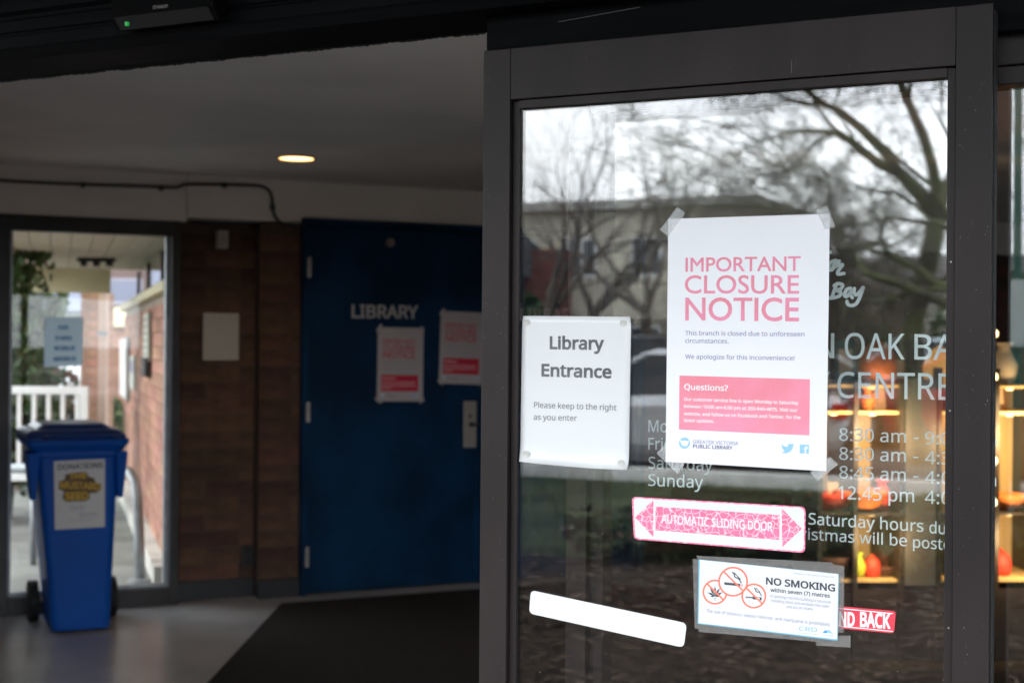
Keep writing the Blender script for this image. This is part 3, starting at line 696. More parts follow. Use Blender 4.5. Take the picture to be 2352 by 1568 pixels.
for t, l, r_ in (('Our customer service line is open Monday to Saturday', (1571, 919.9), (1834.1, 928.8)), ('between 10:00 am-6:00 pm at 250-940-4875. Visit our', (1571, 935.8), (1831.9, 945.7)),
                 ('website, and follow us on Facebook and Twitter, for the', (1571, 953), (1838.7, 962.2)), ('latest updates.', (1571, 968.3), (1640.3, 970.6))):
    dtext(t, l, r_, 7.6, yu, cn, M_whiteink, 0.022)
lc = c4(475, 938)
mk('logo_disc', ([DF.hit(lc[0] + 12.6 * math.cos(k * .2618), lc[1] + 12.9 * math.sin(k * .2618), yt) for k in range(24)], [tuple(range(24))]), M_skyblue, cn)
mk('logo_book', flat([c4(423, 905), c4(455, 913), c4(476, 908), c4(498, 915), c4(528, 914), c4(506, 968), c4(478, 972), c4(450, 966)], yu), M_whiteink, cn)
dtext('GREATER VICTORIA', (1591.7, 1018.1), (1696, 1022.2), 8.4, yt, cn, M_lilac, 0.012)
dtext('PUBLIC LIBRARY', (1591.7, 1028.2), (1682.6, 1032.3), 8.2, yt, cn, M_purple, 0.022)
bird = [(1556, 952), (1575, 968), (1600, 978), (1622, 980), (1622, 962), (1635, 948), (1652, 944), (1668, 950), (1690, 946), (1680, 956), (1696, 956), (1682, 968), (1680, 990), (1668, 1015), (1640, 1040), (1605, 1051), (1575, 1050), (1550, 1040), (1580, 1036), (1590, 1028), (1568, 1014), (1578, 1012), (1555, 992), (1566, 992), (1554, 972)]
mk('bird_emblem', flat([c4(*q) for q in bird], yt), M_skyblue, cn)
mk('square_emblem', flat([c4(1757, 953), c4(1858, 957), c4(1858, 1056), c4(1755, 1052)], yt), M_skyblue, cn)
dtext('f', c4(1798, 1054), c4(1846, 1055), 15.5, yu, cn, M_whiteink, 0.05)
mk('tape', quad([c3(345, 90), c3(428, 145), c3(255, 372), c3(177, 312)], -0.0019, -0.0016), M_tape, cn)
mk('tape', quad([c3(1708, 118), c3(1815, 78), c3(1890, 285), c3(1790, 305)], -0.0019, -0.0016), M_tape, cn)
mk('tape', quad([c4(165, 1050), c4(250, 955), c4(475, 1175), c4(400, 1282)], -0.0004, -0.0001), M_tape, cn)
mk('tape', quad([c4(2090, 1090), c4(2182, 1175), c4(1955, 1360), c4(1872, 1265)], -0.0004, -0.0001), M_tape, cn)

use_font(MAINFONT)
# copies of the notice on the blue doors
def copy_tree(root, name=None):
    r = root.copy(); COL.objects.link(r); INFO[r.name] = INFO[root.name]
    for ch in list(root.children):
        c = ch.copy(); COL.objects.link(c); c.parent = r
    return r
base = DF.hit(1529, 1060, 0)
for (u, v, lab, tilt) in ((866, 921, 'white closure notice with red block taped below the word LIBRARY on the blue door', 0.0), (1008, 880, 'white closure notice half hidden by the sliding door edge on the blue door', -0.02)):
    c = copy_tree(cn); h = IF.hit(u, v, -0.030)
    y_ = -0.0275 if tilt == 0 else -0.0275
    c.location = IF.w((h[0], y_, h[2])); c.rotation_euler = (0, -tilt, IF.rz); c['label'] = lab; c['group'] = 'closure notices'
    c['category'] = 'poster'
    for ch in c.children:
        if ch.data.materials[0] in (M_pink, M_pinkbox):
            ch.data = ch.data.copy(); ch.data.materials[0] = M_redink
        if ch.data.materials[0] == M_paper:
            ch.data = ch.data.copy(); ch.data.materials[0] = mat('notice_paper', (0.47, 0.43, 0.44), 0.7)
cn['group'] = 'closure notices'

# library entrance sheet
def cl(x, y): return (1176 + .3001 * x, 666.4 + .3001 * y)
le = thing('entrance_sign', 'white Library Entrance sheet held by four grey dots near the left stile', 'sign', DF, DF.hit(1195, 1060, 0))
V = []; Fc = []; nx, nz_ = 16, 24
P = [Vector((lambda h: (h[0], h[2]))(DF.hit(*q, -0.001))) for q in (cl(80, 196), cl(912, 203), cl(894, 1372), cl(62, 1308))]
for j in range(nz_ + 1):
    for i in range(nx + 1):
        a, b = i / nx, j / nz_
        # soften the corners and give the foot of the sheet its ripple
        p = (P[0] * (1 - a) + P[1] * a) * (1 - b) + (P[3] * (1 - a) + P[2] * a) * b
        if b > .9: p = p + Vector((0, -0.004 * math.sin(a * 3.1) * (b - .9) / .1 * 0.6))
        yy = -0.0011 - 0.0004 * math.sin(a * 3.1)
        if b > .9: yy -= 0.007 * ((b - .9) / .1) ** 2 * (0.4 + 0.6 * math.cos(a * 4.2) ** 2)
        if b < .05 or b > .95:
            e = (1 - b / .05) if b < .05 else (b - .95) / .05
            if i == 0: p.x += 0.0018 * e
            if i == nx: p.x -= 0.0022 * e
        V.append((p.x, yy, p.y))
for j in range(nz_):
    for i in range(nx): k = j * (nx + 1) + i; Fc.append((k, k + nx + 1, k + nx + 2, k + 1))
o = mk('sheet', (V, Fc), M_laminate, le, smooth=True); so = o.modifiers.new('solid', 'SOLIDIFY'); so.thickness = 0.0004; so.offset = 0
yl = -0.0021
dtext('Library', cl(288, 452), cl(705, 458), 30, yl, le, M_softblack, 0.032)
dtext('Entrance', cl(225, 660), cl(762, 675), 29.5, yl, le, M_softblack, 0.032)
dtext('Please keep to the right', cl(168, 898), cl(800, 920), 13.2, yl, le, M_midgrey, 0.010)
dtext('as you enter', cl(165, 990), cl(497, 1000), 13.2, yl, le, M_midgrey, 0.010)
for q in ((113, 247), (852, 253), (107, 1253), (836, 1322)):
    c_ = cl(*q); mk('mounting_dot', ([DF.hit(c_[0] + 8.6 * math.cos(k * .3491) * (1 + .06 * math.sin(k * 2.1 + q[0])), c_[1] + 8.2 * math.sin(k * .3491) * (1 + .06 * math.sin(k * 1.3)), -0.0022 if q[1] < 1000 else -0.0060) for k in range(18)], [tuple(range(18))]), M_dot, le)

# automatic sliding door sticker
def c7(x, y): return (1176 + .4 * x, 1097.6 + .4 * y)
ad = thing('sliding_door_sticker', 'faded pink AUTOMATIC SLIDING DOOR sticker with cracked double arrow', 'sticker', DF, DF.hit(1456, 1237, 0))
def crackle(name, c1, c2, w=0.045):
    M = mat(name, c1, 0.45, vary=0.12, scale=60); nt = M.node_tree; L = nt.links.new; b = nt.nodes['Principled BSDF']
    src = b.inputs['Base Color'].links[0].from_socket
    t = nt.nodes.new('ShaderNodeTexCoord'); vo = nt.nodes.new('ShaderNodeTexVoronoi'); vo.feature = 'DISTANCE_TO_EDGE'; vo.inputs['Scale'].default_value = 85
    nn = nt.nodes.new('ShaderNodeTexNoise'); nn.inputs['Scale'].default_value = 60; va = nt.nodes.new('ShaderNodeMixRGB'); va.blend_type = 'ADD'; va.inputs[0].default_value = 0.012
    L(t.outputs['Object'], nn.inputs['Vector']); L(t.outputs['Object'], va.inputs[1]); L(nn.outputs['Color'], va.inputs[2]); L(va.outputs[0], vo.inputs['Vector'])
    lt = nt.nodes.new('ShaderNodeMath'); lt.operation = 'LESS_THAN'; lt.inputs[1].default_value = w; L(vo.outputs['Distance'], lt.inputs[0])
    mx_ = nt.nodes.new('ShaderNodeMixRGB'); L(lt.outputs[0], mx_.inputs[0]); L(src, mx_.inputs[1]); mx_.inputs[2].default_value = (*c2, 1); L(mx_.outputs[0], b.inputs['Base Color'])
    return M
M_crack = crackle('cracked_pink_ink', (0.84, 0.17, 0.31), (0.84, 0.55, 0.62))
corners = [c7(687, 106), c7(1686, 164), c7(1683, 429), c7(700, 350)]
mk('border', quad(corners, -0.0006, -0.0002, r=0.009), M_crack, ad)
mk('face', quad([c7(697, 114), c7(1678, 171), c7(1674, 420), c7(708, 343)], -0.0008, -0.00062, r=0.008), M_laminate, ad)
mk('left_arrow', flat([c7(708, 225), c7(812, 124), c7(812, 338)], -0.0009), M_crack, ad)
mk('right_arrow', flat([c7(1549, 173), c7(1665, 290), c7(1550, 397)], -0.0009), M_crack, ad)
mk('bar', flat([c7(824, 162), c7(1537, 211), c7(1535, 354), c7(824, 299)], -0.0009), M_crack, ad)
dtext('AUTOMATIC SLIDING DOOR', c7(857, 258), c7(1497, 305), 20.5, -0.0011, ad, mat('faded_white_print', (0.80, 0.70, 0.73), 0.5), 0.022)

# white back of an emergency sticker
es = thing('blank_sticker', 'blank white rounded sticker tilted down to the right low on the door glass', 'sticker', DF, DF.hit(1215, 1400, 0))
mk('face', quad([c7(108, 642), c7(1004, 832), c7(986, 972), c7(98, 775)], -0.0006, -0.0002, r=0.010), M_laminate, es)
mk('printed_side', quad([c7(108, 642), c7(1004, 832), c7(986, 972), c7(98, 775)], 0.0062, 0.0066, r=0.010), mat('sticker_reverse_red', (0.45, 0.05, 0.05), 0.5), es)
_l = DF.hit(*c7(160, 770), 0.0068); _r = DF.hit(*c7(950, 935), 0.0068)
mk('lettering', fit('IN EMERGENCY PUSH TO OPEN', (_r[0], _r[2]), (_l[0], _l[2]), 0.028, 0.0068, 0.03), M_blackink, es)

# stand back sticker, under the no smoking sign
def c8(x, y): return (1552.3 + .24 * x, 1254.4 + .24 * y)
sb = thing('stand_back_sticker', 'red STAND BACK sticker partly hidden under the right side of the no smoking sign', 'sticker', DF, DF.hit(*c8(1610, 780), 0))
M_redst = mat('sticker_red', (0.66, 0.045, 0.075), 0.4, vary=0.08, scale=20)
def sbp(x, dy): return c8(x, dy + (x - 1610) * 0.100)
mk('face', quad([sbp(1180, 576), sbp(2106, 568), sbp(2088, 782), sbp(1180, 788)], -0.0005, -0.0001, r=0.006), M_redst, sb)
for a0, a1 in ((592, 600), (762, 770)): mk('stripe', flat([sbp(1195, a0), sbp(2080, a0 - 2), sbp(2076, a1 - 2), sbp(1195, a1)], -0.0006), M_whiteink, sb)
dtext('STAND', c8(1375, 745), c8(1712, 768), 33, -0.0006, sb, M_whiteink, 0.035)
dtext('BACK', c8(1762, 768), c8(2055, 788), 35, -0.0006, sb, M_whiteink, 0.035)

# no smoking sign
ns = thing('no_smoking_sign', 'white NO SMOKING sign with three red prohibition rings taped to the glass', 'sign', DF, DF.hit(*c8(215, 735), 0))
for q in ([(195, 88), (1500, 152), (1500, 262), (222, 140)], [(1502, 172), (1612, 186), (1605, 822), (1490, 812)], [(216, 733), (1482, 878), (1480, 920), (216, 815)], [(162, 120), (238, 122), (220, 785), (180, 782)], [(1345, 850), (1672, 852), (1672, 965), (1340, 945)]):
    mk('tape', quad([c8(*p) for p in q], -0.0011, -0.0009), M_graytape, ns)
mk('edge', quad([c8(215, 122), c8(1562, 262), c8(1549, 902), c8(207, 738)], -0.0014, -0.0012), M_teal, ns)
mk('sheet', quad([c8(229, 126), c8(1555, 263), c8(1543, 888), c8(217, 731)], -0.0017, -0.00142), M_laminate, ns)
yn = -0.0018
def nt_(s, l, r_, cap, m_, offs): dtext(s, c8(*l), c8(*r_), cap * .24, yn, ns, m_, offs)
nt_('NO SMOKING', (862, 362), (1525, 432), 70, M_blackink, 0.032)
nt_('within seven (7) metres', (905, 432), (1475, 490), 38, M_blackink, 0.026)
nt_('of openings into this building or structure', (902, 484), (1483, 546), 28, M_greyink, 0.016)
nt_('including doors and windows that open', (913, 528), (1468, 586), 28, M_greyink, 0.016)
nt_('and any air intake.', (1058, 587), (1315, 611), 28, M_greyink, 0.016)
nt_('The use of tobacco, vapour devices, and marijuana is prohibited.', (287, 628), (1482, 764), 33, M_greyink, 0.018)
nt_('CRD Bylaw No 3962 Maximum Penalty $2,000', (1125, 262), (1515, 301), 15, M_greyink, 0.0)
nt_('CRD', (1180, 803), (1350, 818), 42, M_teal, 0.0)
nt_('making a difference...together', (1165, 828), (1362, 846), 11, M_lilac, -0.004)
nt_('Island health', (1405, 850), (1515, 862), 14, M_lilac, -0.004)
mk('mountain_emblem', flat([c8(1402, 826), c8(1432, 796), c8(1446, 808), c8(1462, 795), c8(1505, 832)], yn), M_blueink, ns)
mk('mountain_emblem', flat([c8(1440, 828), c8(1462, 800), c8(1500, 832)], yn - .0001), M_skyblue, ns)
def rg(cx, cy, r, y, sl=((-.68, -.72), (.72, .66))):
    c_ = c8(cx, cy); V, Fc = ring(c_[0], c_[1], r * .24, 17 * .24, y)
    hw = 8
    dx, dy_ = (sl[1][0] - sl[0][0]), (sl[1][1] - sl[0][1]); ln = math.hypot(dx, dy_); nx_, ny_ = -dy_ / ln * hw, dx / ln * hw
    rr = r - 8
    q = [c8(cx + sl[0][0] * rr + nx_, cy + sl[0][1] * rr + ny_), c8(cx + sl[1][0] * rr + nx_, cy + sl[1][1] * rr + ny_), c8(cx + sl[1][0] * rr - nx_, cy + sl[1][1] * rr - ny_), c8(cx + sl[0][0] * rr - nx_, cy + sl[0][1] * rr - ny_)]
    mk('prohibition_ring', join((V, Fc), flat(q, y - .0001)), M_orange, ns)
def dsk(cx, cy, r, y):
    c_ = c8(cx, cy); mk('ring_face', ([DF.hit(c_[0] + r * .24 * math.cos(k * .2094), c_[1] + r * .24 * math.sin(k * .2094), y) for k in range(30)], [tuple(range(30))]), M_laminate, ns)
rg(375, 435, 120, yn - .0001); rg(746, 472, 120, yn - .0001)
dsk(548, 335, 136, yn - .0003); rg(548, 335, 143, yn - .0005)
# icons
for k in range(7):
    an = R(-90 + (k - 3) * 33); ln = (60, 82, 92, 95, 92, 82, 60)[k] * (0.75 if k in (0, 6) else 1); wd = 11
    cx, cy = 375, 470
    tip = (cx + ln * math.cos(an), cy + ln * math.sin(an)); mdp = (cx + ln * .5 * math.cos(an), cy + ln * .5 * math.sin(an)); nn = (-math.sin(an) * wd, math.cos(an) * wd)
    mk('leaf_icon', flat([c8(cx, cy), c8(mdp[0] + nn[0], mdp[1] + nn[1]), c8(*tip), c8(mdp[0] - nn[0], mdp[1] - nn[1])], yn), M_blackink, ns)
mk('stem_icon', flat([c8(372, 465), c8(378, 465), c8(378, 520), c8(373, 520)], yn), M_blackink, ns)
mk('cigarette_icon', flat([c8(463, 340), c8(618, 356), c8(616, 380), c8(463, 364)], yn - .0004), M_blackink, ns)
for xx in (624, 636): mk('ember_icon', flat([c8(xx, 357), c8(xx + 6, 358), c8(xx + 5, 384), c8(xx - 1, 383)], yn - .0004), M_orange, ns)
def smk(pts, w, y): mk('smoke_icon', stroke([c8(*p) for p in pts], w, y), M_blackink, ns)
smk([(543, 246), (560, 268), (565, 290), (600, 308), (625, 345)], 0.0022, yn - .0004); smk([(560, 252), (582, 275), (598, 292), (618, 312)], 0.0016, yn - .0004)
smk([(752, 396), (765, 415), (768, 430), (800, 440), (818, 470)], 0.0018, yn); smk([(768, 396), (785, 415), (805, 432)], 0.0013, yn)
mk('vape_icon', join(flat([c8(664, 480), c8(692, 482), c8(692, 488), c8(664, 486)], yn), flat([c8(676, 470), c8(682, 471), c8(682, 498), c8(676, 497)], yn), flat([c8(690, 478), c8(735, 482), c8(735, 494), c8(690, 490)], yn), flat([c8(735, 476), c8(822, 486), c8(820, 514), c8(734, 503)], yn)), M_blackink, ns)
mk('vape_window', flat([c8(768, 484), c8(802, 488), c8(801, 507), c8(768, 503)], yn - .0001), M_laminate, ns)
# scratches in the anodised frame
rnd = random.Random(17); parts = []
for k in range(26):
    u, v = rnd.choice(((rnd.uniform(1112, 1160), rnd.uniform(180, 1540)), (rnd.uniform(2202, 2268), rnd.uniform(120, 1540)), (rnd.uniform(1200, 2180), rnd.uniform(120, 160))))
    a_ = rnd.uniform(0, 6.28); l_ = rnd.uniform(3, 15); h0_ = DF.hit(u, v, yF - .0002); h1_ = DF.hit(u + l_ * math.cos(a_) * .5, v + l_ * math.sin(a_), yF - .0002)
    dv = (Vector((h1_[0], h1_[2])) - Vector((h0_[0], h0_[2]))).normalized(); nn = Vector((-dv.y, dv.x)) * rnd.uniform(.00012, .0003)
    parts.append(([(h0_[0] + nn.x, yF - .0002, h0_[2] + nn.y), (h0_[0] - nn.x, yF - .0002, h0_[2] - nn.y), (h1_[0] - nn.x * .3, yF - .0002, h1_[2] - nn.y * .3), (h1_[0] + nn.x * .3, yF - .0002, h1_[2] + nn.y * .3)], [(0, 1, 2, 3)]))
h0_ = DF.hit(1818, 140, yF - .0002); parts.append(([(h0_[0] - .0006, yF - .0002, h0_[2]), (h0_[0] + .0006, yF - .0002, h0_[2]), (h0_[0] + .0008, yF - .0002, h0_[2] - .021), (h0_[0] - .0003, yF - .0002, h0_[2] - .021)], [(0, 1, 2, 3)]))
mk('scratch', join(*parts), mat('worn_metal', (0.11, 0.105, 0.10), 0.5), sd, kind='stuff')
# dirt specks on the pane
rnd = random.Random(11); parts = []
for k in range(90):
    u, v = rnd.uniform(1200, 2168), rnd.uniform(260, 1566); h = DF.hit(u, v, -0.0003); r_ = rnd.uniform(.0002, .0007)
    parts.append(([(h[0] + r_ * math.cos(a * 1.26), -0.0003, h[2] + r_ * math.sin(a * 1.26)) for a in range(5)], [(0, 1, 2, 3, 4)]))
for k in range(70):
    u, v = rnd.choice((rnd.uniform(1112, 1164), rnd.uniform(2200, 2270))), rnd.uniform(150, 1566); h = DF.hit(u, v, yF - .0002); r_ = rnd.uniform(.0002, .0006)
    parts.append(([(h[0] + r_ * math.cos(a * 1.26), yF - .0002, h[2] + r_ * math.sin(a * 1.26)) for a in range(5)], [(0, 1, 2, 3, 4)]))
mk('dirt_speck', join(*parts), mat('dust', (0.45, 0.45, 0.43), 0.9), sd, kind='stuff')
# unseen roof added over the entrance to keep header and rails dark
pr = thing('shade_roof', 'unseen cream edged roof added over the entrance to shade the header', 'roof', DF, (0, -0.9, 2.5))
mk('soffit_board', box(LX - 5, RX + 5, -2.0, -0.003, 2.503, 2.53), mat('dark_shade_soffit', (0.045, 0.035, 0.028), 0.7, vary=0.2, scale=4), pr)  # underside kept dark so that less light reaches the header
mk('roof_slab', box(LX - 5, RX + 5, -2.05, -0.003, 2.532, 2.72), M_cream, pr)

# ================================================================== DONATION BIN
bq = on_floor(190, 1452); bF = Fr(bq.x, bq.y, R(24))
BN = thing('wheelie_bin', 'blue wheelie bin with a DONATIONS label standing in front of the window', 'bin', bF, (0, 0.22, 0))
def bh(u, v, y=0.0): h = bF.hit(u, v, y); return h
bx0, bx1 = bh(120, 1434)[0], bh(254, 1430)[0]
k_ = (bx1 - bx0)
rimz = bh(170, 1014)[2]; tx0, tx1 = bh(83, 1030, -0.03)[0], bh(274, 1030, -0.03)[0]
def loft(rings, capb=True, capt=True):
    n = len(rings[0]); V = [p for r_ in rings for p in r_]; Fc = []
    for i in range(len(rings) - 1):
        for k in range(n): Fc.append((i * n + k, i * n + (k + 1) % n, (i + 1) * n + (k + 1) % n, (i + 1) * n + k))
    if capb: Fc.append(tuple(range(n - 1, -1, -1)))
    if capt: Fc.append(tuple(range((len(rings) - 1) * n, len(rings) * n)))
    return V, Fc
def rrect(x0, x1, y0, y1, z, r=0.035, n=4):
    out = []
    for cx, cy, a0 in ((x1 - r, y1 - r, 0), (x0 + r, y1 - r, 90), (x0 + r, y0 + r, 180), (x1 - r, y0 + r, 270)):
        for k in range(n + 1): a = R(a0 + 90 * k / n); out.append((cx + r * math.cos(a), cy + r * math.sin(a), z))
    return out
mk('body', loft([rrect(bx0, bx1, 0.0, 0.40, 0.015), rrect(bx0 - .002, bx1 + .002, -0.002, 0.42, 0.05), rrect(bx0 + (tx0 - bx0) * .95, bx1 + (tx1 - bx1) * .95, -0.03, 0.50, rimz - .075), rrect(tx0 - .008, tx1 + .008, -0.035, 0.505, rimz - .07), rrect(tx0 - .01, tx1 + .01, -0.037, 0.507, rimz - .01)], capt=False), M_bin, BN, smooth=False, bevel=0.004)
rim = [rrect(tx0 - .018, tx1 + .018, -0.045, 0.515, rimz - .045), rrect(tx0 - .045, tx1 + .045, -0.065, 0.535, rimz - .012), rrect(tx0 - .048, tx1 + .048, -0.068, 0.538, rimz + .012), rrect(tx0 - .04, tx1 + .04, -0.06, 0.53, rimz + .016)]
mk('rim', loft(rim), M_bin, BN, bevel=0.003)
lidz = rimz + .017
mk('lid', loft([rrect(tx0 - .055, tx1 + .035, -0.075, 0.53, lidz), rrect(tx0 - .045, tx1 + .028, -0.066, 0.525, lidz + .022), rrect(tx0 - .025, tx1 + .005, -0.04, 0.50, lidz + .040), rrect(tx0 + .005, tx1 - .03, -0.01, 0.47, lidz + .046), rrect(tx0 + .03, tx1 - .06, 0.02, 0.44, lidz + .068), rrect(tx0 + .05, tx1 - .08, 0.04, 0.42, lidz + .070)]), M_lid, BN, bevel=0.006, smooth=False)
for s_ in (-1, 1):
    xx = (tx0 - .01) if s_ < 0 else (tx1 + .01)
    mk('handle_bracket', loft([[(xx - .012, -.02, rimz - .28), (xx + .012, -.02, rimz - .28), (xx + .012, .10, rimz - .28), (xx - .012, .10, rimz - .28)], [(xx - .03, -.05, rimz - .05), (xx + .03, -.05, rimz - .05), (xx + .03, .20, rimz - .05), (xx - .03, .20, rimz - .05)]]), M_bin, BN, bevel=0.004)
mk('lid_handle', ([tuple(q) for q in tube([(tx0 + .03, -0.085, lidz + .01), (tx0 + .05, -0.11, lidz + .012), (tx1 - .05, -0.11, lidz + .012), (tx1 - .03, -0.085, lidz + .01)], 0.012, 8)[0]], tube([(0, 0, 0), (1, 0, 0), (2, 0, 0), (3, 0, 0)], 0.012, 8)[1]), M_lid, BN)
for xw in (bx0 - .055, bx1 + .055):
    ww = 0.025
    w_ = mk('wheel', ([(x_, .39 + .105 * math.cos(a * .3142), .106 + .105 * math.sin(a * .3142)) for x_ in (xw - ww, xw + ww) for a in range(20)], [tuple(range(20)), tuple(range(39, 19, -1))] + [(a, a + 20, (a + 1) % 20 + 20, (a + 1) % 20) for a in range(20)]), M_rubber, BN, bevel=0.008)
    INFO[w_.name] = (bF, Vector((xw, .39, .106)))
    mk('hub', ([(x_, .39 + .045 * math.cos(a * .3142), .106 + .045 * math.sin(a * .3142)) for x_ in (xw - ww - .006, xw + ww + .006) for a in range(20)], [tuple(range(20)), tuple(range(39, 19, -1))] + [(a, a + 20, (a + 1) % 20 + 20, (a + 1) % 20) for a in range(20)]), M_black, w_)
mk('axle', ([tuple(q) for q in tube([(bx0 - .03, .39, .106), (bx1 + .03, .39, .106)], 0.012, 8)[0]], tube([(0, 0, 0), (1, 0, 0)], 1, 8)[1]), M_steel, BN)
# label on the front face (which leans outward to the rim): placed on a tilted plane just proud of it
def lp(u, v):
    # front face: y runs from 0 at the foot to -0.03 near the rim
    h = bF.hit(u, v, -0.02); y = -0.03 * (h[2] - .05) / (rimz - .125) - 0.010; h = bF.hit(u, v, y); return (h[0], y, h[2])
def onface(name, pts, m_, lift=0.0): mk(name, ([(lambda p: (p[0], p[1] - lift, p[2]))(lp(*q)) for q in pts], [tuple(range(len(pts)))]), m_, lab)
lab = mk('label', ([lp(124, 1059), lp(241, 1053), lp(241, 1209), lp(126, 1216)] + [(lambda p: (p[0], p[1] + .003, p[2]))(lp(*q)) for q in ((124, 1059), (241, 1053), (241, 1209), (126, 1216))], [(0, 1, 2, 3), (7, 6, 5, 4), (0, 4, 5, 1), (1, 5, 6, 2), (2, 6, 7, 3), (3, 7, 4, 0)]), mat('label_paper', (0.62, 0.61, 0.61), 0.6), BN)
def ltext(s, l, r_, cap, m_, offs, lift=0.0015):
    a = lp(*l); b = lp(*r_); t = lp(l[0], l[1] - cap)
    v, f = fit(s, (a[0], a[2]), (b[0], b[2]), t[2] - a[2], 0, offs)
    sl = (t[1] - a[1]) / (t[2] - a[2])
    mk('lettering', ([(p[0], a[1] + (p[2] - a[2]) * sl - lift, p[2]) for p in v], f), m_, lab)
ltext('DONATIONS', (132, 1079), (236, 1073.5), 13, M_blackink, 0.03)
blob = [(150, 1089), (165, 1085), (198, 1083), (204, 1094), (216, 1097), (219, 1106), (232, 1111), (232, 1123), (222, 1131), (206, 1132), (206, 1145), (195, 1150), (150, 1152), (143, 1143), (147, 1128), (134, 1122), (136, 1103), (148, 1102)]
onface('logo_backing', blob, mat('logo_outline', (0.10, 0.055, 0.01), 0.5), 0.0008)
ltext('THE', (158, 1100), (199, 1098), 13, M_yellowink, 0.045, 0.002)
ltext('MUSTARD', (138, 1121), (230, 1125), 17, M_yellowink, 0.035, 0.002)
ltext('SEED', (149, 1148), (203, 1146), 18, M_yellowink, 0.045, 0.002)
ltext('Thrift', (160, 1172), (192, 1170), 11, M_greyink, -0.01)
ltext('Store', (182, 1186), (222, 1183), 10, M_greyink, -0.01)
ltext('street charity donations', (158, 1196), (215, 1193), 4, M_greyink, -0.01)

# ================================================================== LIT DISPLAY CASE behind the sidelite
cF = Fr(*(lambda p: (p.x, p.y))(at(1900, 800, 6.4)), R(4))
def C(u, v, y=0.0): h = cF.hit(u, v, y); return h[0], h[2]
cx0, cx1 = C(1886, 900)[0], C(2700, 900)[0]; ztop = C(2100, 905)[1]
dc = thing('display_case', 'warmly lit maple display case of shelves with red and orange items behind the glass', 'display case', cF, (cx0, 0.2, 0))
cdep = 0.42
mk('back_panel', box(cx0, cx1, cdep, cdep + .02, 0.35, ztop + .05), M_maple, dc)
ups = [1886, 1968, 2074, 2160, 2292, 2420, 2560, 2700]
for u in ups: x = C(u, 900)[0]; mk('upright', box(x - .010, x + .010, 0.0, cdep - .002, 0.0, ztop + (.12 if u > 2150 else .05)), M_darkwood, dc)
xs = [C(u, 900)[0] for u in ups]
shelf_z = [C(2000, 1332)[1], C(2000, 1178)[1], C(2000, 945)[1], ztop + .04]
for z in shelf_z:
    for a, b in zip(xs[:-1], xs[1:]): mk('shelf', box(a + .012, b - .012, 0.02, cdep - .002, z - .012, z), M_maple if z != shelf_z[1] else M_darkwood, dc)
mk('plinth', box(cx0, cx1, 0.03, cdep, 0.0, 0.34), M_darkwood, dc)
M_dispgrey = mat('grey_cabinet_panel', (0.10, 0.095, 0.09), 0.6)
x0, x1 = C(2076, 900)[0], C(2158, 900)[0]
mk('front_panel', box(x0 + .011, x1 - .011, 0.004, 0.014, 0.36, C(2100, 870)[1]), M_dispgrey, dc)
x0, x1 = C(1974, 900)[0], C(2034, 900)[0]
# ornaments
rnd = random.Random(5)
M_it = [mat('red_felt', (0.60, 0.05, 0.03), 0.6), mat('orange_felt', (0.80, 0.22, 0.04), 0.6), mat('dark_basket', (0.07, 0.03, 0.02), 0.8), mat('yellow_green_card', (0.45, 0.55, 0.05), 0.6), mat('cream_pottery', (0.75, 0.62, 0.42), 0.5)]
def lathe(cx, cy, z0, prof, n=14):
    V = []; Fc = []
    for r_, z in prof: V += [(cx + r_ * math.cos(2 * math.pi * k / n), cy + r_ * math.sin(2 * math.pi * k / n), z0 + z) for k in range(n)]
    for i in range(len(prof) - 1):
        for k in range(n): Fc.append((i * n + k, i * n + (k + 1) % n, (i + 1) * n + (k + 1) % n, (i + 1) * n + k))
    Fc += [tuple(range(n - 1, -1, -1)), tuple(range((len(prof) - 1) * n, len(prof) * n))]
    return V, Fc
BOWL = [(.03, 0), (.055, .01), (.075, .04), (.08, .06), (.07, .062), (.05, .03)]
VASE = [(.03, 0), (.045, .03), (.05, .07), (.03, .11), (.02, .13), (.028, .145)]
BELL = [(.05, 0), (.062, .03), (.064, .07), (.05, .115), (.025, .14), (.006, .147)]
def item(u, zs, kind, m_, lab, cat, k=1.0, dy=0.14, name=None):
    x = C(u, 900)[0]; y = dy; k *= 1.3; prof = [(r_ * k, z * k) for r_, z in kind]
    t = thing(name or cat, lab, cat, cF, (x, y, zs)); mk('body', lathe(x, y, zs + .001, prof), m_, t, smooth=True)
    mk('rim', lathe(x, y, zs + .001 + prof[-1][1], [(prof[-1][0] * 1.05 + .002, 0), (prof[-1][0] * 1.1 + .003, .004), (prof[-1][0] + .001, .008)]), m_, t)
G = 'ornaments in the lit display case'
Z1, Z2, Z3, Z4 = shelf_z
item(1930, Z2, BOWL, M_it[0], 'red bowl on the middle shelf of the leftmost bay', 'bowl', 1.0)
item(2000, Z2, BOWL, M_it[1], 'wide orange bowl on the middle shelf below 8:30 lettering', 'bowl', 1.15, 0.12)
item(2045, Z2, VASE, M_it[0], 'small red vase beside the orange bowl on the middle shelf', 'vase', 0.7, 0.10)
item(1925, Z1, BOWL, M_it[2], 'dark basket bowl on the bottom shelf of the leftmost bay', 'bowl', 1.2)
item(1990, Z1, VASE, M_it[3], 'yellow green vase on the bottom shelf', 'vase', 0.55, .1)
item(2022, Z1, BELL, M_it[0], 'red rounded dome on the bottom shelf next to the green vase', 'ornament', 0.5, .1)
item(2052, Z1, BOWL, M_it[2], 'dark small bowl on the bottom shelf by the grey panel', 'bowl', 0.6, .12)
item(2010, Z3, VASE, M_it[1], 'orange vase on the upper shelf behind OAK lettering', 'vase', 0.5, .1)
item(2036, Z4, BELL, M_it[1], 'large orange rounded dome on top of the display case', 'ornament', 1.05, .12)
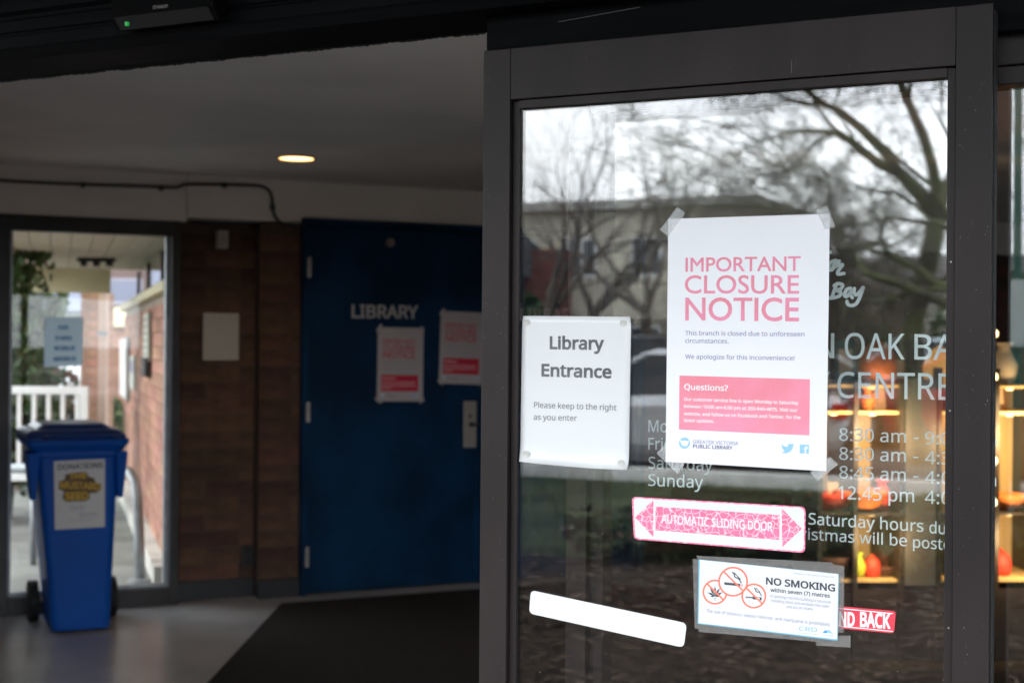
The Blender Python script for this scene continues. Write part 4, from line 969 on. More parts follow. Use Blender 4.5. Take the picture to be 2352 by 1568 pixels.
item(2180, Z4, BELL, mat('amber_shade', (0.80, 0.42, 0.08), 0.6, emit=(1, 0.5, 0.12), estr=0.12), 'glowing amber lamp shade on top of the display case by the door stile', 'table lamp', 0.9, .12, name='table_lamp')
item(2330, Z4 , VASE, M_it[4], 'cream pottery vase on top of the display case at the far right', 'vase', 1.0, .12)
item(2345, Z2, BOWL, M_it[1], 'orange bowl on the middle shelf of the right bay', 'bowl', 0.9)
item(2240, Z1, VASE, M_it[4], 'cream vase on the bottom shelf behind the door stile', 'vase', 0.9)
item(2330, Z1, BELL, M_it[0], 'red rounded dome on the bottom shelf of the right bay', 'ornament', 0.6)
M_case = []
def card(u, zs, w, h, m_, lab, cat, tilt=0.03, y0=.2):
    x = C(u, 900)[0]; t = thing(cat.replace(' ', '_'), lab, cat, cF, (x, y0, zs))
    mk('cover', prism_x([(y0, zs + .001), (y0 + .006, zs + .001), (y0 + .006 + tilt, zs + h), (y0 + tilt, zs + h)], x - w / 2, x + w / 2), m_, t)
    mk('picture', prism_x([(y0 + tilt * .2 - .001, zs + h * .2), (y0 + tilt * .2 - .0002, zs + h * .2), (y0 + tilt * .8 - .0002, zs + h * .8), (y0 + tilt * .8 - .001, zs + h * .8)], x - w * .36, x + w * .36), M_it[4], t)
M_bk = [mat('book_teal', (0.03, 0.16, 0.15), 0.5), mat('book_brown', (0.16, 0.07, 0.03), 0.6), mat('book_cream', (0.62, 0.52, 0.36), 0.6), mat('book_crimson', (0.30, 0.03, 0.04), 0.5)]
card(1908, Z2, .07, .15, M_bk[0], 'teal standing card on the middle shelf at the far left of the case', 'card')
card(1950, Z2, .06, .12, M_bk[2], 'cream standing card on the middle shelf of the leftmost bay', 'card')
card(1915, Z3, .09, .16, M_bk[1], 'brown framed card on the upper shelf of the leftmost bay', 'card')
card(1952, Z3, .05, .11, M_bk[3], 'crimson card on the upper shelf of the leftmost bay', 'card')
card(2056, Z3, .06, .17, M_bk[2], 'cream card on the upper shelf of the second bay beside the orange vase', 'card')
card(2240, Z3, .10, .18, M_bk[0], 'teal card on the upper shelf behind the door stile', 'card')
card(2335, Z3, .08, .15, M_bk[1], 'brown card on the upper shelf of the right bay', 'card')
card(1912, Z4, .10, .13, M_bk[2], 'cream card on top of the display case at its left end', 'card')
card(1975, Z4, .09, .20, M_bk[0], 'teal card standing on top of the display case', 'card')
card(2095, Z4, .10, .14, M_bk[1], 'brown card on top of the display case beside the orange dome', 'card')
# little lamps in the case, with added fill lights
bl = thing('string_light', 'vertical string of small warm bulbs seen just right of the door stile', 'string light', cF, (C(2284, 800)[0], -0.05, 0.9))
xb = C(2284, 800, -0.05)[0]
mk('wire', ([tuple(q) for q in tube([(xb, -0.05, 0.8), (xb, -0.05, 1.62)], 0.003, 6)[0]], tube([(0, 0, 0), (0, 0, 1)], 1, 6)[1]), M_black, bl)
for v in (766, 865, 1058, 1153):
    zz = C(2284, v, -0.05)[1]; mk('bulb', lathe(xb, -0.06, zz - .016, [(.002, 0), (.010, .006), (.013, .016), (.010, .026), (.004, .032)], 10), M_bulb, bl, smooth=True)
for nm, u, z, e in (('case_lamp_a', 1930, Z3 - .03, 1.3), ('case_lamp_b', 2020, Z3 - .03, 1.6), ('case_lamp_c', 2020, Z2 - .03, 1.1), ('case_lamp_d', 2340, Z3 - .03, 2.0), ('case_lamp_e', 2220, Z3 - .03, 1.6), ('case_lamp_f', 2340, Z2 - .03, 1.2), ('case_lamp_g', 2015, Z4 - .03, 0.6), ('case_lamp_h', 2340, Z4 - .03, 0.7)):
    fx = thing('shelf_lamp', {'a': 'small puck lamp under the upper shelf of the leftmost bay', 'b': 'small puck lamp under the upper shelf of the second bay', 'c': 'small puck lamp under the middle shelf of the second bay', 'd': 'small puck lamp under the upper shelf of the right bay', 'e': 'small puck lamp under the upper shelf behind the stile', 'f': 'small puck lamp under the middle shelf of the right bay', 'g': 'small puck lamp under the top board of the second bay', 'h': 'small puck lamp under the top board of the right bay'}[nm[-1]], 'shelf lamp', cF, (C(u, 900)[0], 0.10, z + .012), group='puck lamps in the display case')
    x = C(u, 900)[0]; mk('puck', lathe(x, 0.10, z + .008, [(.014, 0), (.016, .003), (.016, .009)], 14), M_lampwarm, fx)
    L_ = bpy.data.lights.new('case_fill_light', 'AREA'); L_.shape = 'RECTANGLE'; L_.size = 0.18; L_.size_y = 0.12; L_.energy = e * 0.62; L_.color = (1, 0.68, 0.34)  # added unseen fill light, floats before the shelf to brighten the back panel
    lo = bpy.data.objects.new('case_fill_light', L_); COL.objects.link(lo); lo.parent = fx; lo.location = (0, -0.20, -0.10); lo.rotation_euler = (R(74), 0, 0)

# ================================================================== OUTSIDE, THROUGH THE WINDOW
A0, A1 = on_floor(386, 1340), on_floor(283, 1112)          # foot of the receding brick wall
dw = (A1 - A0); wl = dw.length; OF = Fr(A0.x, A0.y, math.atan2(dw.y, dw.x))   # x runs away from us, y>0 is to the left (walkway)
yl_ = Vector((-OF.X.y, OF.X.x, 0))
mk('walkway', prism_z([(p.x, p.y) for p in (IF.w((IF.loc(OF.w((0, -0.3, 0)))[0], 0.125, 0)), OF.w((wl + 14, -0.3, 0)), OF.w((wl + 14, 6, 0)), IF.w((-6, 0.125, 0)))], -0.2, -0.002), M_conc, kind='structure')
ow = thing('outside_wall', 'sunlit salmon brick wall of the covered walkway seen through the window', 'wall', OF, (0, 0, 0))
WH = 1.74
mk('mortar', box(-0.1, wl, -0.25, -0.012, 0, WH), M_mortarout, ow)
for_y = 0.0
brick_field(OF, ow, M_brickout, -0.1, wl, 0.11, WH, 0.002, 0.018, limit=280)
mk('sill', box(-0.1, wl + .05, -0.28, 0.05, WH + .002, WH + .06), M_cream, ow, bevel=0.004)
cw = thing('clerestory_window', 'dark strip window above the outside brick wall under the soffit', 'window', OF, (0, -0.1, WH + .06))
mk('pane', box(-0.1, wl, -0.14, -0.13, WH + .062, 2.14), M_winglass, cw)
mk('dark_sheet', box(-0.1, wl, -0.22, -0.20, WH + .062, 2.14), mat('dark_interior', (0.035, 0.035, 0.03), 0.8), cw)  # dark sheet standing in for the unlit room behind the pane
for x in (0.3, 1.2, 2.6, 4.4, wl - .1): mk('mullion', box(x, x + .05, -0.16, -0.115, WH + .064, 2.14), M_bronze_dark, cw)
mk('low_panel', box(-0.1, wl, -0.128, -0.12, WH + .064, WH + .17), mat('pale_green_panel', (0.45, 0.48, 0.38), 0.6), cw)
# soffit of boards with cream fascias
SZ = 2.155; sw_ = 1.27
so_ = thing('walkway_roof', 'cream edged roof overhang lined with pale boards over the walkway', 'roof', OF, (0, 1, SZ))
nb = 9; bw = sw_ / nb
def xstart(y):                            # where the line y meets the outer side of the inner wall
    q = OF.w((0, y + .1, 0)); n = IF.Y; return (IF.w((0, 0.30, 0)) - q).dot(n) / OF.X.dot(n)
for k in range(nb):
    mk('soffit_board', box(xstart(-0.3 + k * bw), wl - .1, -0.3 + k * bw + .006, -0.3 + (k + 1) * bw, SZ, SZ + .02), M_soffit, so_)
mk('roof_deck', prism_z([(xstart(-.3), -.3), (wl, -.3), (wl, sw_ - .3), (xstart(sw_ - .3), sw_ - .3)], SZ + .022, SZ + .2), M_bronze_dark, so_)
mk('edge_fascia', box(xstart(sw_ - .3) + .05, wl - .12, sw_ - .298, sw_ - .2, SZ - .02, SZ + .26), M_cream, so_)
mk('end_fascia', box(wl - .10, wl - .02, 0.14, sw_ - .19, SZ - .235, SZ + .1), M_cream, so_)
# spot fitting under the soffit
h = EYE + ray(222, 592) * ((SZ - EYE.z) / ray(222, 592).z); fF = Fr(h.x, h.y, 0)
sf = thing('soffit_light', 'dark soffit light fitting with three small unlit heads', 'light fitting', fF, (0, 0, SZ - .05))
mk('bar', box(-.16, .16, -.03, .03, SZ - .035, SZ - .001), M_black, sf)
for x in (-.11, 0, .11): mk('lamp_head', lathe(x, 0, SZ - .075, [(.012, 0), (.034, .006), (.03, .038)], 12), M_black, sf)
for o in sf.children:
    pass
# brick column at the end of the roof
q0, q1 = at(184, 900, 14.6), at(232, 900, 14.6); cw_ = q1.x - q0.x
KF = Fr(q0.x, q0.y, 0)
kc = thing('brick_column', 'salmon brick column holding up the far end of the walkway roof', 'column', KF, (0, 0, 0))
mk('mortar', box(.006, cw_ - .006, .006, .44, -.05, 1.91), M_mortarout, kc)
for r in range(20): mk('brick', box(0, cw_, 0, .45, r * .0975, r * .0975 + .0885), M_brickout, kc) if r == 0 else None
b0 = [c for c in kc.children if c.name.startswith('brick')][0]
for r in range(1, 20):
    c = b0.copy(); COL.objects.link(c); c.parent = kc; c.location = b0.location + Vector((0, 0, r * .0975))
dpF = Fr(q1.x + .02, q1.y - .02, 0)
dp_ = thing('downpipe', 'pale pink downpipe beside the brick column', 'pipe', dpF, (0, 0, 0))
mk('pipe', box(-.03, .05, -.06, 0.02, -.05, 2.1), mat('pale_pink_paint', (0.62, 0.45, 0.38), 0.6), dp_)
for z in (.5, 1.5): mk('strap', box(-.04, .06, -.068, -.058, z, z + .04), M_galv, dp_)
mk('curb', box(-0.1, wl, 0.003, 0.09, 0.0, 0.12), M_curb, ow)
# papers and boxes on the outside wall
def onwall(name, lab, cat, u0, v0, u1, v1, m_, th=0.03, z_=None):
    # u0>u1: nearer to farther
    def hw(u, v):
        d = ray(u, v); n = yl_; t = (OF.o - EYE).dot(n) / d.dot(n); q = EYE + d * t - OF.o; return q.dot(OF.X), q.z
    a, b = hw(u0, v0), hw(u1, v1)
    t = thing(name, lab, cat, OF, ((a[0] + b[0]) / 2, 0, min(a[1], b[1])))
    mk('board', box(min(a[0], b[0]), max(a[0], b[0]), 0.006, th, min(a[1], b[1]), max(a[1], b[1])), m_, t, bevel=0.004)
    return t, a, b
t, a, b = onwall('notice_board', 'white notice board on the far part of the outside brick wall', 'notice board', 301, 780, 286, 905, M_white, .05)
mk('frame', box(min(a[0], b[0]) - .02, max(a[0], b[0]) + .02, .0045, .03, min(a[1], b[1]) - .02, max(a[1], b[1]) + .02), M_galv, t)
t, a, b = onwall('wall_poster', 'pale poster with grey picture on the outside brick wall', 'poster', 313, 818, 303, 890, mat('poster_grey', (0.5, 0.52, 0.48), 0.7), .02)
mk('picture', box(min(a[0], b[0]) + .05, max(a[0], b[0]) - .05, .021, .022, (a[1] + b[1]) / 2, max(a[1], b[1]) - .04), M_greyink, t)
t, a, b = onwall('address_sign', 'tall grey sign with vertical lettering on the outside brick wall', 'sign', 351, 716, 338, 828, mat('sign_grey', (0.30, 0.31, 0.27), 0.6), .03)
for k in range(7): zz = a[1] + (b[1] - a[1]) * (k + .5) / 7; mk('letter', box(min(a[0], b[0]) + .06, max(a[0], b[0]) - .06, .031, .034, zz - .012, zz + .012), M_curb, t)
t, a, b = onwall('intercom', 'small dark intercom box on the outside brick wall', 'intercom', 350, 822, 339, 862, M_black, .05)
mk('button', box((a[0] + b[0]) / 2 - .03, (a[0] + b[0]) / 2 + .03, .052, .056, (a[1] + b[1]) / 2 - .02, (a[1] + b[1]) / 2 + .02), M_galv, t)
# second wing beyond (between column and brick wall)
q0, q1 = at(236, 900, 17.5), at(330, 900, 17.5)
F2 = Fr(q0.x - .1, q0.y, 0)
w2 = thing('far_wing', 'far brick wing with cream band and mauve windows beyond the walkway', 'building', F2, (1, 0, 0))
mk('wall', box(0, 4.5, 0, .3, -.05, 1.62), M_brickout, w2)
mk('band', box(-.02, 4.5, -.05, .3, 1.622, 1.86), M_cream, w2)
mk('upper_wall', box(0, 4.5, 0.02, .3, 1.862, 3.1), mat('mauve_brick', (0.16, 0.11, 0.10), 0.8), w2)
for k in range(4):
    f_ = mk('window', box(.12 + k * .6, .60 + k * .6, -.01, .018, 1.90, 2.22), mat('mauve_frame', (0.30, 0.28, 0.33), 0.5), w2); INFO[f_.name] = (F2, Vector((.36 + k * .6, .004, 2.06)))
    mk('pane', box(.15 + k * .6, .57 + k * .6, -.014, -.0105, 1.93, 2.19), mat('mauve_glass', (0.22, 0.23, 0.30), 0.15), f_)
# white railing
ry = 10.2
r0, r1 = at(-60, 896, ry), at(206, 896, ry)
rF = Fr(r0.x, r0.y, 0); rl = r1.x - r0.x
rt, rb = at(100, 887, ry).z, at(100, 1104, ry).z
ra = thing('white_railing', 'white metal railing with vertical bars outside the window behind the bin', 'railing', rF, (rl, 0, 0))
mk('top_rail', box(0, rl, -.025, .025, rt - .055, rt), M_white, ra, bevel=0.004)
mk('bottom_rail', box(0, rl, -.02, .02, rb, rb + .05), M_white, ra, bevel=0.004)
mk('post', box(rl - .062, rl - .001, -.028, .028, 0.0, rt + .001), M_white, ra, bevel=0.004)
mk('post', box(0.001, .06, -.028, .028, 0.0, rt + .001), M_white, ra, bevel=0.004)
b0 = None
for u in (-55, -20, 12, 45, 79, 112, 145, 178):
    x = at(u, 900, ry).x - r0.x
    if b0 is None: b0 = mk('baluster', box(x - .014, x + .014, -.014, .014, rb + .051, rt - .056), M_white, ra); x_b = x
    else: c = b0.copy(); COL.objects.link(c); c.parent = ra; c.location = b0.location + Vector((x - x_b, 0, 0))
# grey tube hand rails
p = [on_floor(322, 1392)] ; yy = p[0].y
tF = Fr(0, 0, 0)
P_ = [at(322, 1368, 8.55), at(320, 1250, 8.55), at(316, 1150, 8.55), at(310, 1105, 8.56), at(296, 1083, 8.6), at(270, 1074, 8.65), at(150, 1074, 9.0), at(20, 1076, 9.3)]
P_[0].z = 0.0
hr = thing('bike_rack', 'bent grey galvanised tube rack outside the window right of the bin', 'bike rack', W0, (P_[0].x, P_[0].y, 0))
mk('tube', tube(P_, 0.032, 10), M_galv, hr, smooth=True)
c_ = P_[0]; mk('foot_plate', lathe(c_.x, c_.y, 0.0, [(.075, 0), (.075, .012), (.05, .016)], 16), M_galv, hr)
q = at(78, 1076, 9.15); mk('upright', tube([Vector((q.x, q.y, 0)), Vector((q.x, q.y, q.z))], 0.022, 8), M_galv, hr, smooth=True)

# ------------------------------------------------------------------ foliage
def leafmass(name, c, rx, ry_, rz_, n, size, mats, parent=None, seed=0, F=None, **kw):
    rnd = random.Random(seed); V = []; Fc = []; Ix = []
    cl_ = [(rnd.gauss(0, .45), rnd.gauss(0, .45), rnd.gauss(0, .45)) for _ in range(max(8, n // 60))]
    for k in range(n):
        q = cl_[rnd.randrange(len(cl_))]; s = .17
        x, y, z = q[0] + rnd.gauss(0, s), q[1] + rnd.gauss(0, s), q[2] + rnd.gauss(0, s)
        L_ = math.sqrt(x * x + y * y + z * z)
        if L_ > 1: x, y, z = x / L_, y / L_, z / L_
        p = Vector((c[0] + x * rx, c[1] + y * ry_, c[2] + z * rz_))
        d = Vector((rnd.gauss(0, 1), rnd.gauss(0, 1), rnd.gauss(0, .7))).normalized(); e = d.orthogonal().normalized()
        e = (Matrix.Rotation(rnd.uniform(0, 6.28), 3, d) @ e); g_ = d.cross(e)
        a = size * rnd.uniform(.6, 1.3); b = a * .5; n0 = len(V)
        V += [p - e * a, p + g_ * b, p + e * a, p - g_ * b]; Fc.append((n0, n0 + 1, n0 + 2, n0 + 3)); Ix.append(rnd.randrange(len(mats)))
    return mk(name, (V, Fc, Ix), mats, parent, F, **kw)
def stems(c, h, n, r, rnd, spread):
    out = []
    for k in range(n):
        a = rnd.uniform(0, 6.28); e = Vector((c[0] + math.cos(a) * spread * rnd.uniform(.3, 1), c[1] + math.sin(a) * spread * rnd.uniform(.3, 1), c[2] + h))
        b = Vector((c[0] + math.cos(a) * .05, c[1] + math.sin(a) * .05, c[2])); m_ = (b + e) / 2 + Vector((rnd.uniform(-.05, .05), rnd.uniform(-.05, .05), 0))
        out.append(tube([b, m_, e], [r, r * .7, r * .35], 5))
    return join(*out)
def shrub(u, v, Y, w, h, n, size, mats, lab, seed, name='shrub', cat='shrub', group=None, z0=-0.05):
    p = at(u, v, Y); rnd = random.Random(seed)
    t = thing(name, lab, cat, W0, (p.x, p.y, z0), group)
    mk('stem', stems((p.x, p.y, z0), h * .75, 6, .02, rnd, w * .35), M_bark2, t)
    leafmass('foliage', (p.x, p.y, z0 + h * .52), w / 2, w / 2, h * .5, n, size, mats, t, seed=seed)
LG = [M_leafs[0], M_leafs[1], M_leafs[1], M_leafs[2]]
shrub(12, 800, 11.5, .75, 3.2, 3000, .055, LG, 'tall green shrub at the left edge beyond the window', 21)
shrub(72, 900, 13.8, 1.0, 1.55, 2600, .05, [M_leafs[0], M_leafs[0], M_leafs[3], M_leafs[1]], 'dark shrub with reddish leaves behind the white railing', 22)
shrub(-60, 900, 11.5, 1.5, 1.9, 2500, .05, LG, 'dense green shrub just left of the window view', 23)
shrub(130, 950, 17.0, 1.6, 1.0, 2500, .05, [M_leafs[0], M_leafs[2]], 'low olive hedge plant behind the notice on the window', 24)
shrub(-10, 760, 19.0, 1.8, 4.6, 5200, .09, LG, 'large green tree crown high at the left edge beyond the window', 25, name='small_tree', cat='tree')
# white gabled house beyond
gp = at(120, 760, 27)
GF = Fr(gp.x, gp.y, R(-8))
gh = thing('white_house', 'small white house with a blue grey roof far beyond the railing', 'house', GF, (2, 0, 0))
mk('wall', box(-1.2, 3.4, 0, 4, -.06, 2.0), M_white, gh)
mk('roof', prism_x([(-.4, 2.0), (2, 3.6), (4.4, 2.0)], -1.5, 3.7), mat('slate_blue_roof', (0.14, 0.15, 0.20), 0.7), gh)
for x in (-.6, .7, 2.0):
    f_ = mk('window', box(x, x + .8, -.03, -.002, .9, 1.7), M_white, gh); INFO[f_.name] = (GF, Vector((x + .4, -.016, 1.3)))
    mk('pane', box(x + .06, x + .74, -.036, -.031, .96, 1.64), mat('house_glass', (0.03, 0.035, 0.045), 0.1), f_)

# ================================================================== THE STREET BEHIND THE CAMERA (seen mirrored in the glass)
def vgeo(u, v, Y):                    # real place of a thing that appears at depth Y in the glass
    return DF.loc(mirror(at(u, v, Y)))
def vfoot(u, Y, z=-0.05):
    p = mirror(at(u, 800, Y)); q = DF.loc(p); return (q[0], q[1], z)
class Tree:
    def __init__(s, seed): s.r = random.Random(seed); s.V = []; s.F = []
    def seg(s, P, Rr, n):
        V, Fc = tube(P, Rr, n, cap=False); k = len(s.V); s.V += V; s.F += [tuple(i + k for i in f) for f in Fc]
    def branch(s, p, d, L, r, lev, maxl, gn, upb, split):
        rnd = s.r; n = 5 if lev < 3 else 3; P = [p]; Rr = [r]
        for i in range(n):
            d = (d + Vector((rnd.gauss(0, gn), rnd.gauss(0, gn), rnd.gauss(0, gn * .8) + upb))).normalized()
            p = p + d * (L / n); P.append(p); Rr.append(r * (1 - .45 * (i + 1) / n))
            if lev < maxl and i >= 1 and rnd.random() < split:
                s.child(p, d, L * rnd.uniform(.5, .8), Rr[-1] * rnd.uniform(.35, .6), lev, maxl, gn, upb, split)
        s.seg(P, Rr, 7 if lev == 0 else (5 if lev < 3 else 3))
        if lev < maxl:
            for k in range(2 if lev < 2 else rnd.choice((2, 2, 3))):
                s.child(p, d, L * rnd.uniform(.6, .85), Rr[-1] * rnd.uniform(.5, .85), lev, maxl, gn, upb, split)
    def child(s, p, d, L, r, lev, maxl, gn, upb, split):
        rnd = s.r; o = d.orthogonal().normalized(); o = Matrix.Rotation(rnd.uniform(0, 6.28), 3, d) @ o; a = rnd.uniform(.35, .95)
        s.branch(p, (d * math.cos(a) + o * math.sin(a)).normalized(), L, max(r, .005), lev + 1, maxl, gn, upb * .6, split)
def bare_tree(u, Y, H, r, seed, lab, maxl=6, gn=.16, upb=.05, split=.45, lean=(0, 0), m_=None, group='bare trees reflected in the glass', trunk=.28, foot=None, nl=4, limb=.30):
    f = foot or vfoot(u, Y); t = thing('bare_tree', lab, 'tree', DF, f, group)
    T = Tree(seed); p = Vector(f); d = Vector((lean[0], lean[1], 1)).normalized(); L = H * trunk
    P = [p]; Rr = [r * 1.35]
    for i in range(5):
        d = (d + Vector((T.r.gauss(0, gn * .5), T.r.gauss(0, gn * .5), .05))).normalized(); p = p + d * L / 5; P.append(p); Rr.append(r * (1.1 - .06 * i))
    trunk_ = tube(P, Rr, 10)
    mk('trunk', trunk_, m_ or M_bark, t, smooth=True)
    for k in range(nl): T.child(p, d, H * limb, r * .62, 0, maxl, gn, upb, split)
    mk('crown', (T.V, T.F), m_ or M_bark, t, smooth=True)
    return len(T.F)
cnt = 0
TR = [
 (1262, 33, 7.4, .13, 31, 'slender bare tree reflected at the left of the glass door above the brick building', 4, .13, .09, .45, (0, 0), M_bark2),
 (1375, 35, 8.0, .15, 32, 'bare branching tree reflected just right of the mullion shadow', 4, .13, .09, .5, (0, 0), M_bark2),
 (1490, 31, 8.0, .13, 33, 'fine twigged bare tree reflected above the left corner of the closure poster', 4, .14, .07, .45, (0, 0), M_bark2),
 (1760, 31, 5.6, .09, 34, 'brownish twiggy tree reflected above the closure poster', 5, .2, .03, .36, (0, 0), M_bark2),
 (1870, 27, 5.6, .11, 35, 'low spreading brown tree reflected behind the poster right corner', 7, .24, .0, .44, (0, 0), M_bark2),
 (2120, 18, 8.0, .15, 36, 'large gnarled mossy oak reflected at the right of the glass door', 7, .24, .03, .42, (-.1, 0), M_bark),
 (1960, 27, 7.6, .13, 37, 'gnarled oak with tangled crown reflected between poster and right stile', 7, .26, .0, .38, (0, 0), M_bark),
 (1990, 24, 5.2, .11, 39, 'brown dense twigged tree reflected low beside the poster right edge', 7, .25, .0, .46, (0, 0), M_bark2),
 (2350, 16, 6.8, .14, 38, 'dark gnarled oak reflected in the narrow glass at the right edge', 6, .25, .02, .36, (0, 0), M_bark)]
LIMB = {34: .22, 35: .21, 36: .23, 37: .22, 38: .24, 39: .25}
for u_, Y_, H_, r_, sd_, lb_, ml_, gn_, ub_, sp_, ln_, mt_ in TR: cnt += bare_tree(u_, Y_, H_, r_, sd_, lb_, ml_, gn_, ub_, sp_, ln_, mt_, limb=LIMB.get(sd_, .30), trunk=.40 if sd_ in (36, 37) else .28)
print('TREE FACES', cnt)
# low planting in front of the road
rnd = random.Random(9)
for k in range(11):
    u = 1440 + k * 92 + rnd.uniform(-20, 20); Y = rnd.uniform(9.2, 10.8)
    f = vfoot(u, Y); w = rnd.uniform(.8, 1.2); h = rnd.uniform(.28, .42)
    words = ['first', 'second', 'third', 'fourth', 'fifth', 'sixth', 'seventh', 'eighth', 'ninth', 'tenth', 'eleventh'][k]
    t = thing('low_shrub', f'low green shrub behind the mulch bed, {words} from the left in the reflection', 'shrub', DF, f, 'low shrubs along the mulch bed')
    rr = random.Random(100 + k); mk('stem', stems(f, h * .7, 7, .012, rr, w * .4), M_bark2, t)
    leafmass('foliage', (f[0], f[1], h * .42), w / 2, w / 2, h * .5, 900, .045, [M_leafs[0], M_leafs[2], M_chip], t, seed=200 + k)
# grass tufts between mulch and road
V = []; Fc = []
for k in range(9000):
    x = rnd.uniform(-22, 6); y = rnd.uniform(-12.2, -6.6) ; hgt = rnd.uniform(.05, .16); a = rnd.uniform(0, 6.28); w = .008
    n0 = len(V); V += [(x - w * math.cos(a), y - w * math.sin(a), -.06), (x + w * math.cos(a), y + w * math.sin(a), -.06), (x + rnd.gauss(0, .04), y + rnd.gauss(0, .04), -.06 + hgt)]; Fc.append((n0, n0 + 1, n0 + 2))
mk('grass_tufts', (V, Fc), M_blade, F=DF, label='rough grass between the mulch bed and the road', cat='grass', kind='stuff')
V = []; Fc = []
for k in range(7000):
    x = rnd.uniform(-14, 3); y = rnd.uniform(-6.5, -2.65); a = rnd.uniform(0, 6.28); l = rnd.uniform(.012, .05); w = rnd.uniform(.005, .014); t_ = rnd.gauss(0, .35)
    dx, dy = math.cos(a) * l, math.sin(a) * l; nx, ny = -math.sin(a) * w, math.cos(a) * w; z = -.012 + rnd.uniform(0, .012); n0 = len(V)
    V += [(x - dx - nx, y - dy - ny, z), (x + dx - nx, y + dy - ny, z + l * t_ * .5), (x + dx + nx, y + dy + ny, z + l * t_ * .5 + .003), (x - dx + nx, y - dy + ny, z + .003)]; Fc.append((n0, n0 + 1, n0 + 2, n0 + 3))
mk('bark_chips', (V, Fc), M_chip, F=DF, label='loose bark chips over the planting bed by the entrance', cat='mulch', kind='stuff')

# parked cars
M_tyre = mat('tyre', (0.015, 0.015, 0.016), 0.8); M_rimc = mat('alloy_wheel', (0.45, 0.46, 0.48), 0.35, 0.7); M_cglass = mat('car_glass', (0.015, 0.02, 0.024), 0.05); M_tail = mat('tail_lamp', (0.55, 0.02, 0.02), 0.2); M_head = mat('head_lamp', (0.75, 0.77, 0.8), 0.1)
def car(paint, lab, u, Y, rz, kind='sedan', zf=-0.04):
    f = vfoot(u, Y, zf); F = DF
    t = bpy.data.objects.new('parked_car', None); COL.objects.link(t); o0 = DF.w(f)
    t.location = o0; t.rotation_euler = (0, 0, rz); INFO[t.name] = (Fr(0, 0, 0), Vector((0, 0, 0)))
    finish(t, lab, 'car', 'cars parked across the road')
    suv = kind == 'suv'; H = 1.66 if suv else 1.44
    st_ = [(-2.2, .45, .70, .78), (-2.1, .30, .92, .84), (-1.5, .22, 1.00 if suv else .93, .88), (0, .20, 1.0 if suv else .90, .90), (1.0, .22, .98 if suv else .86, .89), (1.9, .28, .86 if suv else .72, .84), (2.15, .38, .66, .74)]
    rings = []
    for x, zb_, zt_, hw in st_:
        rings.append([(x, -hw * .93, zb_), (x, -hw, zb_ + .12), (x, -hw, zt_ - .12), (x, -hw * .93, zt_), (x, hw * .93, zt_), (x, hw, zt_ - .12), (x, hw, zb_ + .12), (x, hw * .93, zb_)])
    mk('body', loft(rings), paint, t, bevel=0.03, smooth=False)
    if suv: cab_ = [(-2.08, .93, .76), (-1.8, H, .62), (.25, H + .02, .64), (1.05, .95, .78)]
    else: cab_ = [(-1.75, .90, .74), (-1.0, H - .02, .58), (.15, H, .60), (1.1, .86, .76)]
    zbl = .88
    V = []; ring_ = []
    lo_ = [(cab_[0][0], cab_[0][2]), (cab_[3][0], cab_[3][2])]
    P3 = [(cab_[0][0], -cab_[0][2], zbl), (cab_[0][0], cab_[0][2], zbl), (cab_[3][0], cab_[3][2], zbl - .03), (cab_[3][0], -cab_[3][2], zbl - .03), (cab_[1][0], -cab_[1][2], H - .06), (cab_[1][0], cab_[1][2], H - .06), (cab_[2][0], cab_[2][2], H - .06), (cab_[2][0], -cab_[2][2], H - .06)]
    mk('glasshouse', (P3, [(0, 3, 2, 1), (4, 5, 6, 7), (0, 1, 5, 4), (2, 3, 7, 6), (1, 2, 6, 5), (3, 0, 4, 7)]), M_cglass, t, bevel=0.02)
    mk('roof', loft([[(cab_[1][0] - .06, -cab_[1][2] - .02, H - .07), (cab_[1][0] - .06, cab_[1][2] + .02, H - .07), (cab_[2][0] + .06, cab_[2][2] + .02, H - .07), (cab_[2][0] + .06, -cab_[2][2] - .02, H - .07)], [(cab_[1][0] + .08, -cab_[1][2] + .05, H), (cab_[1][0] + .08, cab_[1][2] - .05, H), (cab_[2][0] - .08, cab_[2][2] - .05, H), (cab_[2][0] - .08, -cab_[2][2] + .05, H)]]), paint, t, bevel=0.02)
    for sy in (-1, 1):
        for (xa, za, xb_, zb2) in ((cab_[0][0], zbl, cab_[1][0], H - .06), (cab_[3][0], zbl, cab_[2][0], H - .06), (-.35, zbl, -.35, H - .06)):
            ya = sy * (cab_[0][2] + .012); yb = sy * (cab_[1][2] + .012)
            mk('pillar', tube([(xa, ya, za), (xb_, yb, zb2)], .035, 6), paint, t)
        for xw in (-1.35, 1.35):
            yw = sy * .80
            c12 = lambda x_, r_: [(x_[0] + r_ * math.cos(a * .3142), x_[1], x_[2] + r_ * math.sin(a * .3142)) for a in range(20)]
            w = mk('wheel', loft([c12((xw, yw - .1, .33), .30), c12((xw, yw - .09, .33), .33), c12((xw, yw + .09, .33), .33), c12((xw, yw + .1, .33), .30)]), M_tyre, t)
            INFO[w.name] = (Fr(0, 0, 0), Vector((xw, yw, .33)))
            mk('rim', loft([c12((xw, yw - .112, .33), .19), c12((xw, yw + .112, .33), .19)]), M_rimc, w)
        mk('tail_light', box(-2.19, -2.02, sy * .78 - .12, sy * .78 + .03, .66, .84), M_tail, t, bevel=0.01)
        mk('headlight', box(1.98, 2.14, sy * .66 - .14, sy * .66 + .10, .52, .66), M_head, t, bevel=0.01)
        mk('mirror', box(.72, .86, sy * .92 - .07, sy * .92 + .07, .88, 1.0), paint, t, bevel=0.02)
    return t
def paint(n, c): return mat(n, c, 0.25, 0.3, coat=0.6)
W_ = DF.rz
